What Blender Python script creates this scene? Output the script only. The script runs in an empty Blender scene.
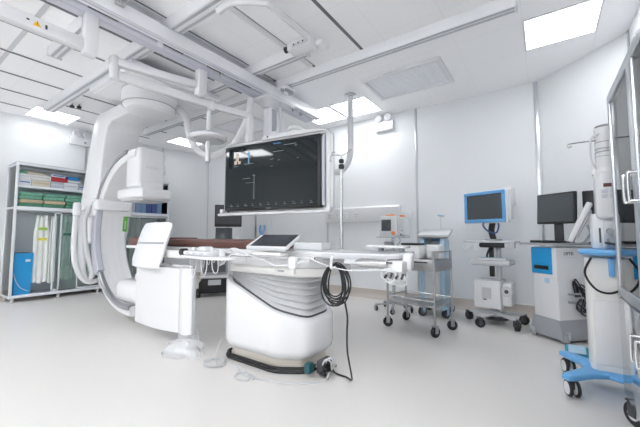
import bpy, bmesh, math, random
from mathutils import Vector, Matrix
random.seed(7)
S = bpy.context.scene
COL = S.collection
PI = math.pi
H = 3.08                       # ceiling height

# ------------------------------------------------------------------ materials
def mat(name, col, rough=0.4, metal=0.0, noise=0.0, nscale=30.0, bump=0.0, emit=0.0, ecol=None, coat=0.0, spec=0.5):
    m = bpy.data.materials.new(name); m.use_nodes = True
    nt = m.node_tree; b = nt.nodes['Principled BSDF']
    b.inputs['Base Color'].default_value = (*col, 1)
    b.inputs['Roughness'].default_value = rough
    b.inputs['Metallic'].default_value = metal
    b.inputs['Coat Weight'].default_value = coat
    b.inputs['Specular IOR Level'].default_value = spec
    if emit:
        b.inputs['Emission Color'].default_value = (*(ecol or col), 1)
        b.inputs['Emission Strength'].default_value = emit
    if noise or bump:
        tc = nt.nodes.new('ShaderNodeTexCoord'); n = nt.nodes.new('ShaderNodeTexNoise')
        n.inputs['Scale'].default_value = nscale; n.inputs['Detail'].default_value = 4
        nt.links.new(tc.outputs['Object'], n.inputs['Vector'])
        if noise:
            mx = nt.nodes.new('ShaderNodeMix'); mx.data_type = 'RGBA'
            mx.inputs['A'].default_value = (*[max(0, c * (1 - noise)) for c in col], 1)
            mx.inputs['B'].default_value = (*[min(1, c * (1 + noise)) for c in col], 1)
            nt.links.new(n.outputs['Fac'], mx.inputs['Factor'])
            nt.links.new(mx.outputs['Result'], b.inputs['Base Color'])
        if bump:
            bp = nt.nodes.new('ShaderNodeBump'); bp.inputs['Strength'].default_value = bump
            bp.inputs['Distance'].default_value = 0.01
            nt.links.new(n.outputs['Fac'], bp.inputs['Height'])
            nt.links.new(bp.outputs['Normal'], b.inputs['Normal'])
    return m

def glass_mat(name, tint, alpha=0.12, rough=0.02):
    m = bpy.data.materials.new(name); m.use_nodes = True
    nt = m.node_tree; nt.nodes.clear()
    o = nt.nodes.new('ShaderNodeOutputMaterial'); tr = nt.nodes.new('ShaderNodeBsdfTransparent')
    gl = nt.nodes.new('ShaderNodeBsdfGlossy'); mx = nt.nodes.new('ShaderNodeMixShader')
    fr = nt.nodes.new('ShaderNodeFresnel'); ad = nt.nodes.new('ShaderNodeMath'); ad.operation = 'ADD'
    tr.inputs['Color'].default_value = (*tint, 1)
    gl.inputs['Roughness'].default_value = rough
    fr.inputs['IOR'].default_value = 1.45; ad.inputs[1].default_value = alpha
    nt.links.new(fr.outputs[0], ad.inputs[0]); nt.links.new(ad.outputs[0], mx.inputs[0])
    nt.links.new(tr.outputs[0], mx.inputs[1]); nt.links.new(gl.outputs[0], mx.inputs[2])
    nt.links.new(mx.outputs[0], o.inputs[0])
    return m

def grid_mat(name, base, line, xs, ys, rough):
    """tile joints: xs, ys = (origin, period, half width) in object space"""
    m = mat(name, base, rough)
    nt = m.node_tree; b = nt.nodes['Principled BSDF']
    tc = nt.nodes.new('ShaderNodeTexCoord'); sp = nt.nodes.new('ShaderNodeSeparateXYZ')
    nt.links.new(tc.outputs['Object'], sp.inputs[0])
    outs = []
    for k, (o, p, w) in (('X', xs), ('Y', ys)):
        a = nt.nodes.new('ShaderNodeMath'); a.operation = 'SUBTRACT'; a.inputs[1].default_value = o
        nt.links.new(sp.outputs[k], a.inputs[0])
        q = nt.nodes.new('ShaderNodeMath'); q.operation = 'PINGPONG'; q.inputs[1].default_value = p / 2
        nt.links.new(a.outputs[0], q.inputs[0])
        l = nt.nodes.new('ShaderNodeMath'); l.operation = 'LESS_THAN'; l.inputs[1].default_value = w
        nt.links.new(q.outputs[0], l.inputs[0]); outs.append(l)
    mxn = nt.nodes.new('ShaderNodeMath'); mxn.operation = 'MAXIMUM'
    nt.links.new(outs[0].outputs[0], mxn.inputs[0]); nt.links.new(outs[1].outputs[0], mxn.inputs[1])
    mx = nt.nodes.new('ShaderNodeMix'); mx.data_type = 'RGBA'
    mx.inputs['A'].default_value = (*base, 1); mx.inputs['B'].default_value = (*line, 1)
    nt.links.new(mxn.outputs[0], mx.inputs['Factor'])
    nt.links.new(mx.outputs['Result'], b.inputs['Base Color'])
    return m

M = {}
M['wall'] = mat('wall_panel', (.815, .83, .845), .38, noise=.012, nscale=2)
M['ceil'] = grid_mat('ceiling_tile', (.95, .952, .96), (.89, .893, .905), (-.1, .6, .004), (3.52, .6, .004), .45)
M['floor'] = mat('vinyl_floor', (.74, .713, .687), .36, noise=.07, nscale=140)
M['skirt'] = mat('skirting_vinyl', (.60, .545, .50), .4, noise=.04, nscale=120)  # tan look of grazing light put into the colour; the vinyl matches the floor
M['bead'] = mat('white_bead', (.85, .84, .82), .4)
M['slot'] = mat('ceiling_slot_grey', (.16, .17, .19), .5)
M['white'] = mat('white_plastic', (.765, .77, .785), .32, noise=.01, nscale=8)
M['white2'] = mat('warm_white_plastic', (.80, .79, .77), .4, noise=.01, nscale=8)
M['gloss'] = mat('gloss_white', (.78, .785, .80), .2, coat=.3)
M['lav'] = mat('lavender_grey', (.62, .63, .70), .38)
M['alu'] = mat('anodised_aluminium', (.87, .88, .90), .34, .1)
M['alu2'] = mat('aluminium_groove', (.50, .51, .54), .4, .3)
M['grey'] = mat('mid_grey_plastic', (.36, .375, .40), .45)
M['lgrey'] = mat('light_grey_plastic', (.60, .61, .63), .4)
M['bellow'] = mat('bellows_grey', (.62, .625, .64), .45)
M['beige'] = mat('beige_kick', (.66, .61, .54), .45)
M['steel'] = mat('brushed_steel', (.66, .66, .67), .26, .9, noise=.05, nscale=40)
M['trolley'] = mat('trolley_steel', (.46, .46, .465), .3, .9, noise=.06, nscale=40)
M['railg'] = mat('guide_rail_grey', (.34, .35, .37), .3, .6)
M['sidec'] = mat('side_cover_grey', (.50, .51, .57), .4)
M['mirror'] = mat('polished_steel', (.74, .75, .77), .09, 1.0)
M['satin'] = mat('satin_frame_steel', (.62, .64, .67), .28, .85)
M['black'] = mat('black_plastic', (.018, .019, .022), .38)
M['rubber'] = mat('black_rubber', (.02, .02, .022), .6)
M['dark'] = mat('charcoal_plastic', (.06, .063, .07), .45)
M['screen'] = mat('dark_screen', (.006, .008, .010), .05, spec=.3, emit=.006, ecol=(.35, .5, .55))
M['screen2'] = mat('grey_screen', (.085, .095, .105), .2)
M['scr_line'] = mat('screen_writing', (.1, .1, .1), .3, emit=.11, ecol=(.6, .75, .8))
M['scr_bone'] = mat('screen_bone_image', (.1, .1, .1), .3, emit=.16, ecol=(.75, .62, .5))
M['scr_blue'] = mat('screen_blue_bar', (.02, .06, .12), .3, emit=.10, ecol=(.1, .4, .8))
M['brown'] = mat('brown_mattress', (.125, .052, .042), .45, noise=.12, nscale=40, bump=.2)
M['slate'] = mat('slate_screen', (.035, .040, .052), .15)
M['usg'] = mat('slate_panel', (.10, .105, .12), .5)
M['blue'] = mat('bright_blue', (.02, .33, .70), .35)
M['sky'] = mat('sky_blue', (.16, .44, .80), .32)
M['pale'] = mat('pale_blue', (.42, .60, .74), .35)
M['teal'] = mat('teal_plastic', (.04, .30, .42), .4)
M['dteal'] = mat('dark_teal', (.015, .10, .12), .4)
M['orange'] = mat('orange_plastic', (.85, .28, .08), .4)
M['yellow'] = mat('warning_yellow', (.85, .52, .04), .4)
M['green'] = mat('leaf_green', (.12, .42, .05), .4)
M['pack'] = mat('green_wrap', (.18, .42, .31), .7, noise=.35, nscale=30, bump=.5)
M['pack2'] = mat('deep_green_wrap', (.08, .25, .16), .7, noise=.35, nscale=30, bump=.5)
M['tan'] = mat('tan_card', (.55, .44, .30), .6)
M['cream'] = mat('cream_card', (.62, .58, .48), .6)
M['card'] = mat('white_card', (.72, .74, .76), .5)
M['greycard'] = mat('grey_card', (.45, .48, .54), .5)
M['red'] = mat('red_card', (.42, .03, .04), .5)
M['bluecard'] = mat('blue_card', (.03, .16, .45), .5)
M['navy'] = mat('navy_folder', (.06, .10, .28), .45)
M['steelblue'] = mat('steel_blue_folder', (.18, .28, .46), .45)
M['cloth'] = mat('white_apron', (.84, .86, .84), .75, noise=.1, nscale=18, bump=.3)
M['mint'] = mat('mint_apron', (.80, .90, .86), .7, noise=.1, nscale=14, bump=.3)
M['lime'] = mat('lime_tag', (.40, .62, .10), .5)
M['lemon'] = mat('lemon_tag', (.74, .68, .12), .5)
M['back'] = mat('cabinet_back', (.76, .79, .82), .5)
M['cabw'] = mat('cabinet_frame', (.76, .79, .83), .4)
M['glassg'] = glass_mat('green_glass', (.94, .98, .97), .04)
M['glass'] = glass_mat('clear_glass', (.86, .89, .90), .07)
M['bag'] = mat('clear_bag', (.93, .935, .95), .25); M['bag'].node_tree.nodes['Principled BSDF'].inputs['Alpha'].default_value = .38
M['print'] = mat('grey_print', (.60, .61, .66), .5)
M['panel'] = mat('light_diffuser', (1, 1, 1), .5, emit=1.2, ecol=(.955, .978, 1.0))
M['panel3'] = mat('soft_light_diffuser', (1, 1, 1), .5, emit=7.5, ecol=(.955, .978, 1.0))
M['panel4'] = mat('even_light_diffuser', (1, 1, 1), .5, emit=2.6, ecol=(.955, .978, 1.0))
M['panel2'] = mat('bright_light_diffuser', (1, 1, 1), .5, emit=8.5, ecol=(.955, .978, 1.0))  # stronger glow for the unseen panels added to even out the brightness
M['mesh'] = mat('vent_mesh', (.86, .87, .90), .6, noise=.06, nscale=90)
M['led'] = mat('red_display', (.10, .02, .015), .3)

# ------------------------------------------------------------------ mesh building
def basis(d):
    d = d.normalized()
    a = Vector((0, 0, 1)) if abs(d.z) < .95 else Vector((1, 0, 0))
    u = d.cross(a).normalized(); return u, d.cross(u).normalized()

def smooth_path(pts, n=6, closed=False):
    P = [Vector(p) for p in pts]; out = []; L = len(P)
    rng = range(L) if closed else range(L - 1)
    for i in rng:
        g = (lambda k: P[k % L]) if closed else (lambda k: P[min(max(k, 0), L - 1)])
        a, b, c, d = g(i - 1), g(i), g(i + 1), g(i + 2)
        for k in range(n):
            t = k / n
            out.append(.5 * ((2 * b) + (c - a) * t + (2 * a - 5 * b + 4 * c - d) * t * t + (3 * b - a - 3 * c + d) * t ** 3))
    if not closed: out.append(P[-1])
    return out

class MB:
    def __init__(s): s.b = bmesh.new()
    def _add(s, src):
        me = bpy.data.meshes.new('t'); src.to_mesh(me); src.free(); s.b.from_mesh(me); bpy.data.meshes.remove(me); return s
    def box(s, x0, x1, y0, y1, z0, z1, bev=0.0, rot=None, seg=2):
        """rot = (rx, ry, rz) about the box's own centre"""
        t = bmesh.new(); bmesh.ops.create_cube(t, size=1)
        c = Vector(((x0 + x1) / 2, (y0 + y1) / 2, (z0 + z1) / 2))
        bmesh.ops.scale(t, vec=(abs(x1 - x0), abs(y1 - y0), abs(z1 - z0)), verts=t.verts)
        if bev:
            bmesh.ops.bevel(t, geom=t.edges[:], offset=min(bev, .49 * min(abs(x1 - x0), abs(y1 - y0), abs(z1 - z0))), segments=seg, profile=.5, affect='EDGES')
        if rot:
            R = Matrix.Rotation(rot[2], 4, 'Z') @ Matrix.Rotation(rot[1], 4, 'Y') @ Matrix.Rotation(rot[0], 4, 'X')
            bmesh.ops.transform(t, matrix=R, verts=t.verts)
        bmesh.ops.translate(t, vec=c, verts=t.verts)
        return s._add(t)
    def cyl(s, p, q, r, r2=None, n=20, bev=0.0):
        p, q = Vector(p), Vector(q); r2 = r if r2 is None else r2
        t = bmesh.new(); d = q - p; u, v = basis(d)
        rings = [(p, r), (q, r2)]
        if bev:
            e = d.normalized() * bev
            rings = [(p, r - bev), (p + e, r), (q - e, r2), (q, r2 - bev)]
        vs = [[t.verts.new(c + (u * math.cos(2 * PI * k / n) + v * math.sin(2 * PI * k / n)) * rr) for k in range(n)] for c, rr in rings]
        for a, b in zip(vs, vs[1:]):
            for k in range(n): t.faces.new((a[k], a[(k + 1) % n], b[(k + 1) % n], b[k]))
        t.faces.new(vs[0][::-1]); t.faces.new(vs[-1])
        bmesh.ops.recalc_face_normals(t, faces=t.faces)
        return s._add(t)
    def lathe(s, c, prof, axis=(0, 0, 1), n=32):
        """prof = [(radius, distance along axis)]"""
        c, d = Vector(c), Vector(axis).normalized(); u, v = basis(d); t = bmesh.new(); vs = []
        for r, h in prof:
            r = max(r, 1e-4)
            vs.append([t.verts.new(c + d * h + (u * math.cos(2 * PI * k / n) + v * math.sin(2 * PI * k / n)) * r) for k in range(n)])
        for a, b in zip(vs, vs[1:]):
            for k in range(n): t.faces.new((a[k], a[(k + 1) % n], b[(k + 1) % n], b[k]))
        t.faces.new(vs[0][::-1]); t.faces.new(vs[-1])
        bmesh.ops.recalc_face_normals(t, faces=t.faces)
        return s._add(t)
    def tube(s, pts, r, n=8, smooth=6, closed=False):
        P = smooth_path(pts, smooth, closed) if smooth else [Vector(p) for p in pts]
        t = bmesh.new(); L = len(P); vs = []; u = None
        for i, p in enumerate(P):
            a = P[(i - 1) % L] if (closed or i > 0) else p
            b = P[(i + 1) % L] if (closed or i < L - 1) else p
            d = (b - a).normalized() if (b - a).length > 1e-9 else Vector((0, 0, 1))
            if u is None: u, v = basis(d)
            else:
                u = (u - d * u.dot(d)); u = u.normalized() if u.length > 1e-6 else basis(d)[0]; v = d.cross(u)
            vs.append([t.verts.new(p + (u * math.cos(2 * PI * k / n) + v * math.sin(2 * PI * k / n)) * r) for k in range(n)])
        for i in range(L if closed else L - 1):
            a, b = vs[i], vs[(i + 1) % L]
            for k in range(n): t.faces.new((a[k], a[(k + 1) % n], b[(k + 1) % n], b[k]))
        if not closed: t.faces.new(vs[0][::-1]); t.faces.new(vs[-1])
        bmesh.ops.recalc_face_normals(t, faces=t.faces)
        return s._add(t)
    def prism(s, poly, axis, a0, a1, bev=0.0, seg=2):
        """poly = 2-D outline in the plane across axis: 'x' -> (y,z), 'y' -> (x,z), 'z' -> (x,y)"""
        t = bmesh.new()
        f = {'x': lambda p, a: (a, p[0], p[1]), 'y': lambda p, a: (p[0], a, p[1]), 'z': lambda p, a: (p[0], p[1], a)}[axis]
        A = [t.verts.new(f(p, a0)) for p in poly]; B = [t.verts.new(f(p, a1)) for p in poly]
        n = len(poly); fa = t.faces.new(A[::-1]); fb = t.faces.new(B)
        for k in range(n): t.faces.new((A[k], A[(k + 1) % n], B[(k + 1) % n], B[k]))
        bmesh.ops.recalc_face_normals(t, faces=t.faces)
        if bev:
            es = list(set(fa.edges[:] + fb.edges[:]))
            bmesh.ops.bevel(t, geom=es, offset=bev, segments=seg, profile=.5, affect='EDGES')
        return s._add(t)
    def loft(s, loops, cap=True):
        t = bmesh.new(); vs = [[t.verts.new(p) for p in l] for l in loops]; n = len(loops[0])
        for a, b in zip(vs, vs[1:]):
            for k in range(n): t.faces.new((a[k], a[(k + 1) % n], b[(k + 1) % n], b[k]))
        if cap: t.faces.new(vs[0][::-1]); t.faces.new(vs[-1])
        bmesh.ops.recalc_face_normals(t, faces=t.faces)
        return s._add(t)
    def sheet(s, fn, nu, nv, th):
        """thick sheet from fn(u,v) -> point, u,v in 0..1"""
        t = bmesh.new(); g = [[t.verts.new(fn(i / nu, j / nv)) for j in range(nv + 1)] for i in range(nu + 1)]
        for i in range(nu):
            for j in range(nv): t.faces.new((g[i][j], g[i + 1][j], g[i + 1][j + 1], g[i][j + 1]))
        bmesh.ops.recalc_face_normals(t, faces=t.faces)
        bmesh.ops.solidify(t, geom=t.faces[:], thickness=th)
        bmesh.ops.recalc_face_normals(t, faces=t.faces)
        return s._add(t)
    def xf(s, m): bmesh.ops.transform(s.b, matrix=m, verts=s.b.verts); return s
    def build(s, name, m, parent=None, local=False, ang=35):
        me = bpy.data.meshes.new(name); o = bpy.data.objects.new(name, me); COL.objects.link(o)
        if parent is None:
            xs = [v.co for v in s.b.verts]
            lo = [min(v[i] for v in xs) for i in range(3)]; hi = [max(v[i] for v in xs) for i in range(3)]
            c = Vector(((lo[0] + hi[0]) / 2, (lo[1] + hi[1]) / 2, lo[2]))
            bmesh.ops.translate(s.b, vec=-c, verts=s.b.verts); o.location = c
            ROOT[o.name] = Matrix.Translation(c)
        else:
            R = ROOT[parent.name]
            if not local: bmesh.ops.transform(s.b, matrix=R.inverted(), verts=s.b.verts)
            o.parent = parent; ROOT[o.name] = R
        s.b.to_mesh(me); s.b.free()
        me.materials.append(M[m] if isinstance(m, str) else m)
        me.polygons.foreach_set('use_smooth', [True] * len(me.polygons))
        me.set_sharp_from_angle(angle=math.radians(ang)); me.update()
        return o

ROOT = {}
def tag(o, label, cat, group=None):
    o['label'] = label; o['category'] = cat
    if group: o['group'] = group
    return o
def thing(name, label, cat, loc=(0, 0, 0), rz=0.0, group=None):
    o = bpy.data.objects.new(name, None); COL.objects.link(o); o.empty_display_size = .1
    o.location = loc; o.rotation_euler = (0, 0, rz)
    ROOT[o.name] = Matrix.Translation(loc) @ Matrix.Rotation(rz, 4, 'Z')
    return tag(o, label, cat, group)
def struct(o): o['kind'] = 'structure'; return o
def dup(root, loc, rz, label):
    r = root.copy(); COL.objects.link(r); r.location = loc; r.rotation_euler = (0, 0, rz); r['label'] = label
    for ch in list(root.children):
        c = ch.copy(); COL.objects.link(c); c.parent = r
        for g in list(ch.children):
            d = g.copy(); COL.objects.link(d); d.parent = c
    return r
def lettering(name, text, size, m, parent, matrix, label=None):
    cu = bpy.data.curves.new('tmp', 'FONT'); cu.body = text; cu.size = size; cu.extrude = .0012; cu.align_x = 'CENTER'; cu.align_y = 'CENTER'
    t = bpy.data.objects.new('tmp', cu); COL.objects.link(t)
    dg = bpy.context.evaluated_depsgraph_get(); me = bpy.data.meshes.new_from_object(t.evaluated_get(dg))
    bpy.data.objects.remove(t); bpy.data.curves.remove(cu)
    mb = MB(); mb.b.from_mesh(me); bpy.data.meshes.remove(me); mb.xf(matrix)
    o = mb.build(name, m, parent)
    if label: o['label'] = label
    return o
def facing(p, right, up):
    r = Vector(right).normalized(); u = Vector(up).normalized(); n = r.cross(u)
    m = Matrix((r, u, n)).transposed().to_4x4(); m.translation = Vector(p); return m
def caster(parent, x, y, r=.05, w=.03, yaw=0.0, fork='steel', tyre='rubber', top=None, local=True, hub='lgrey'):
    """twin-disc swivel caster standing on the floor, as one part with hub and fork"""
    a = Vector((math.cos(yaw), math.sin(yaw), 0)); c = Vector((x, y, r))
    wob = MB().cyl(c - a * w / 2, c + a * w / 2, r, n=24, bev=.006).build('caster_wheel', tyre, parent, local)
    MB().cyl(c - a * (w / 2 + .004), c + a * (w / 2 + .004), r * .5, n=16).build('hub', hub, wob, local)
    top = top or 2 * r + .03
    f = MB(); f.cyl((x, y, 2 * r + .004), (x, y, top), .012)
    f.box(x - w / 2 - .012, x + w / 2 + .012, y - r * .55, y + r * .55, 2 * r - .002, 2 * r + .010, .004)
    for sgn in (-1, 1):
        f.box(x + sgn * (w / 2 + .009) - .003, x + sgn * (w / 2 + .009) + .003, y - r * .35, y + r * .35, r * .8, 2 * r + .004, .001)
    T = Matrix.Translation((x, y, 0)) @ Matrix.Rotation(yaw, 4, 'Z') @ Matrix.Translation((-x, -y, 0))
    f.xf(T).build('fork', fork, wob, local)
    return wob
def swivel(d):
    return d

# ------------------------------------------------------------------ the room
P = [(-7.27, -2.7), (-7.27, 4.03), (-6.95, 5.03), (0.0, 5.03), (.76, 4.30), (.76, -2.7)]
def wall(name, a, b):
    a, b = Vector((*a, 0)), Vector((*b, 0)); d = (b - a); L = d.length; d.normalize()
    n = Vector((-d.y, d.x, 0)) * .1
    mb = MB(); t = bmesh.new()
    q = [a - d * .0, b + d * .0, b + n + d * .04, a + n - d * .04]
    lo = [t.verts.new(p) for p in q]; hi = [t.verts.new(p + Vector((0, 0, H))) for p in q]
    t.faces.new(lo[::-1]); t.faces.new(hi)
    for k in range(4): t.faces.new((lo[k], lo[(k + 1) % 4], hi[(k + 1) % 4], hi[k]))
    bmesh.ops.recalc_face_normals(t, faces=t.faces); mb._add(t)
    return struct(mb.build(name, 'wall'))
NAMES = ['left', 'corner_left', 'back', 'corner_right', 'right', 'front']
for i, nme in enumerate(NAMES):
    wall('wall_' + nme, P[i], P[(i + 1) % 6])
struct(MB().prism([(x, y) for x, y in P], 'z', -.1, 0).build('floor', 'floor'))
cz = MB().prism([(x, y) for x, y in P], 'z', H, H + .1)
me = bpy.data.meshes.new('ceiling'); cz.b.to_mesh(me); cz.b.free(); me.materials.append(M['ceil'])
co = bpy.data.objects.new('ceiling', me); COL.objects.link(co); struct(co)

def skirting(name, a, b):
    """vinyl turned up the wall with a coved foot, and the white bead along its top"""
    a, b = Vector((*a, 0)), Vector((*b, 0)); d = (b - a); L = d.length; d.normalize(); n = Vector((d.y, -d.x, 0))
    prof = [(0, 0)] + [(.075 - .069 * math.sin(t * PI / 2 / 5), .075 - .075 * math.cos(t * PI / 2 / 5)) for t in range(6)] + [(.006, .145), (0, .145)]
    mb = MB(); pr = MB().prism(prof, 'y', 0, L)
    X = Matrix(((n.x, d.x, 0, a.x), (n.y, d.y, 0, a.y), (0, 0, 1, 0), (0, 0, 0, 1)))
    pr.xf(X); bmesh.ops.recalc_face_normals(pr.b, faces=pr.b.faces)
    o = struct(pr.build(name, 'skirt'))
    bd = MB().box(0, .010, 0, L, .145, .158, .003).xf(X)
    bmesh.ops.recalc_face_normals(bd.b, faces=bd.b.faces)
    bo = bd.build('top_bead', 'bead', o); return o
for i, nme in enumerate(NAMES): skirting('baseboard_' + nme, P[i], P[(i + 1) % 6])

# steel joint strips between the wall panels
TR = [0]
def strip(x, y, dx, dy, w=.036):
    TR[0] += 1
    d = Vector((dx, dy, 0)).normalized(); n = Vector((d.y, -d.x, 0))
    mb = MB().box(-w / 2, w / 2, -.002, .006, .16, H - .002, .002)
    X = Matrix(((d.x, n.x, 0, x), (d.y, n.y, 0, y), (0, 0, 1, 0), (0, 0, 0, 1))); mb.xf(X)
    bmesh.ops.recalc_face_normals(mb.b, faces=mb.b.faces)
    struct(mb.build('trim_%d' % TR[0], 'satin'))
for x in (-1.63, -3.32, -5.23): strip(x, 5.03, 1, 0)
strip(-.03, 5.03, 1, 0, .05); strip(-6.95, 5.03, 1, 0, .04); strip(-7.27, 4.01, 0, 1, .04)
strip(-7.27, 2.48, 0, 1); strip(-7.27, .9, 0, 1); strip(.755, 4.28, 0, -1, .05); strip(.76, 3.1, 0, -1); strip(.76, .9, 0, -1)

# dark slots and pale cover strips between the ceiling panels under the rails
for k in range(9):
    x = -1.565 - .638 * k if k < 3 else -2.84 - .652 * (k - 2)
    if x < -7: break
    TR[0] += 1
    struct(MB().box(x - .016, x + .016, -2.6, 3.42 if k > 3 else 3.05, H - .005, H + .01).build('trim_%d' % TR[0], 'slot'))
for k in (1, 2):
    x = -2.18 if k == 1 else -2.825
    TR[0] += 1
    struct(MB().box(x - .075, x - .012, -1.5, 3.0, H - .014, H + .01, .003).build('trim_%d' % TR[0], 'white'))
for y in (.25, .855, 1.9):
    TR[0] += 1
    struct(MB().box(-7.25, -3.3, y - .02, y + .02, H - .003, H + .01).build('trim_%d' % TR[0], 'lgrey' if y < 1.5 else 'ceil'))

# ------------------------------------------------------------------ ceiling lights and vents
def light(x0, x1, y0, y1, label, m='panel'):
    t = thing('ceiling_light', label, 'ceiling light', ((x0 + x1) / 2, (y0 + y1) / 2, H - .012), 0, 'square ceiling light panels')
    f = MB(); w = .018
    for a in ((x0, x1, y0, y0 + w), (x0, x1, y1 - w, y1), (x0, x0 + w, y0 + w, y1 - w), (x1 - w, x1, y0 + w, y1 - w)):
        f.box(*a, H - .010, H + .004, .002)
    f.build('frame', 'white', t)
    MB().box(x0 + w, x1 - w, y0 + w, y1 - w, H - .006, H + .003).build('diffuser', m, t)
light(-.10, .50, 3.50, 4.10, 'square lit ceiling panel nearest the right wall, above the computer carts', 'panel4')
light(-2.70, -2.08, 4.13, 4.76, 'lit ceiling panel above the back wall, right one of two side by side', 'panel4')
light(-3.34, -2.73, 4.13, 4.76, 'lit ceiling panel above the back wall, left one partly behind the boom')
light(-6.66, -6.12, 3.72, 4.32, 'small lit ceiling panel seen behind the hanging lamp disc')
light(-7.10, -6.48, 1.50, 2.12, 'lit ceiling panel at the left wall above the storage cabinet')
for k, (x, y) in enumerate(((-.6, -.6), (-.6, -2.1), (-2.45, -1.9), (-5.13, -1.45), (-5.76, -1.45))):  # first three are added fill lights out of view; others follow the display's reflection
    light(x, x + .6, y, y + .6, ['lit ceiling panel over the near right corner of the room', 'lit ceiling panel over the entrance end, right of centre',
        'lit ceiling panel over the entrance end, at centre', 'lit ceiling panel over the entrance end, left of centre', 'lit ceiling panel over the entrance end, leftmost'][k], 'panel2' if k < 3 else 'panel3')
def vent(x0, x1, y0, y1, label):
    t = thing('ceiling_vent', label, 'air vent', ((x0 + x1) / 2, (y0 + y1) / 2, H - .03))
    f = MB(); w = .055
    for a in ((x0, x1, y0, y0 + w), (x0, x1, y1 - w, y1), (x0, x0 + w, y0 + w, y1 - w), (x1 - w, x1, y0 + w, y1 - w)):
        f.box(*a, H - .028, H + .004, .006)
    f.build('frame', 'white', t)
    g = MB().box(x0 + w, x1 - w, y0 + w, y1 - w, H - .014, H + .002)
    n = 26
    for k in range(n):
        x = x0 + w + (x1 - x0 - 2 * w) * (k + .5) / n
        g.box(x - .004, x + .004, y0 + w, y1 - w, H - .020, H - .013)
    g.build('mesh_grille', 'mesh', t)
vent(-1.92, -.90, 3.68, 4.38, 'rectangular white framed ceiling vent with grey mesh, right of the display')
vent(-5.0, -4.0, 3.70, 4.40, 'rectangular ceiling vent with grey mesh behind the hanging lamp')

# ------------------------------------------------------------------ ceiling rails
def cross_rail(x0, x1, y, label, w=.12, h=.105):
    t = thing('ceiling_rail', label, 'ceiling rail', ((x0 + x1) / 2, y + w / 2, H - h), 0, 'cross rails under the ceiling')
    z = H - h
    MB().prism([(y + .012, z), (y + w - .012, z), (y + w, z + .015), (y + w, H - .001), (y, H - .001), (y, z + .03)], 'x', x0, x1, .004).build('rail_profile', 'alu', t)
    g = MB()
    for k in (.28, .72): g.box(x0 + .01, x1 - .01, y + w * k - .013, y + w * k + .013, z - .004, z + .004)
    g.build('groove', 'alu2', t)
    MB().box(x0 - .012, x0 + .001, y - .004, y + w + .004, z - .005, H - .001, .003).build('end_cap', 'white', t)
    MB().box(x1 - .001, x1 + .012, y - .004, y + w + .004, z - .005, H - .001, .003).build('end_cap', 'white', t)
    return t
cross_rail(-4.30, -.13, 1.07, 'short grey cross rail on the ceiling nearest the camera, ending beside the white arm')
cross_rail(-6.28, -.13, 1.55, 'long grey cross rail on the ceiling reaching the left wall light', .15)
cross_rail(-6.28, -2.02, 2.58, 'grey cross rail on the ceiling ending at the white cable frame')
cross_rail(-6.28, -.13, 3.05, 'long white cross rail on the ceiling, farthest back, with an open right end', .11)

def beam(x0, x1, m, label, y0=-2.4, y1=4.0, z0=2.845, z1=2.968):
    t = thing('ceiling_beam', label, 'ceiling beam', ((x0 + x1) / 2, (y0 + y1) / 2, z0))
    MB().box(x0, x1, y0, y1, z0, z1, .004).build('beam_profile', m, t)
    g = MB(); xm = (x0 + x1) / 2
    g.box(xm - .012, xm + .012, y0 + .02, y1 - .02, z0 - .003, z0 + .003)
    g.box(x1 - .014, x1 - .006, y0 + .02, y1 - .02, z0 - .003, z0 + .003)
    g.build('groove', 'lav', t)
    MB().box(x0 - .004, x1 + .004, y1 - .001, y1 + .012, z0 - .004, z1 + .004, .003).build('end_cap', 'white', t)
    return t
bm = beam(-2.875, -2.785, 'alu', 'pale lengthwise ceiling beam, right one of the pair, running over the display')
for y in (.75, 1.5, 2.2, 3.45, 3.62):
    MB().box(-2.895, -2.865, y, y + .05, 2.80, 2.85, .008).build('stop_block', 'white' if y < 2 else 'steel', bm)
bm2 = beam(-3.075, -2.905, 'lav', 'lavender grey lengthwise ceiling beam, left one of the pair, carrying the display and arms')
g = MB()
for y in (.35, .95, 1.55, 2.05, 2.45): g.box(-2.905, -2.876, y, y + .22, 2.852, 2.862)
g.build('gap_filler', 'dark', bm2)

# brackets that tie the beams to the cross rails
for y, w_ in ((1.1, ''), (1.6, ''), (2.63, ''), (3.1, '')):
    pass
br = thing('rail_carriage', 'small grey carriage with bolts where the right beam meets the farthest cross rail', 'rail carriage', (-2.70, 3.1, 2.88))
MB().box(-2.783, -2.62, 2.99, 3.22, 2.925, 2.966, .006).build('plate', 'alu', br)
c = MB()
for y in (3.03, 3.18): c.cyl((-2.70, y, 2.90), (-2.70, y, 2.93), .025)
c.build('roller', 'steel', br)
c = MB(); c.box(-2.66, -2.63, 3.03, 3.17, 2.89, 2.926, .004); c.build('clamp', 'grey', br)
br = thing('rail_carriage', 'small steel bracket between the right beam and the nearest cross rail', 'rail carriage', (-2.72, 1.1, 2.9))
MB().box(-2.783, -2.74, 1.09, 1.16, 2.91, 2.966, .006).build('plate', 'steel', br)
MB().cyl((-2.74, 1.125, 2.935), (-2.72, 1.125, 2.935), .014).build('bolt', 'grey', br)

for k, (x, y) in enumerate(((-5.93, 1.805), (-5.88, 1.88))):
    t = thing('black_stopper', ['round black stopper under the ceiling beside the left wall light, left of two', 'round black stopper under the ceiling beside the left wall light, right of two'][k], 'stopper', (x, y, 3.03), 0, 'black ceiling stoppers')
    MB().cyl((x, y, 3.05), (x, y, H - .001), .012, n=12).build('stem', 'grey', t)
    MB().lathe((x, y, 3.01), [(.0, 0), (.026, .006), (.034, .022), (.026, .04), (.01, .046)], n=20).build('ball', 'black', t)

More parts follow.
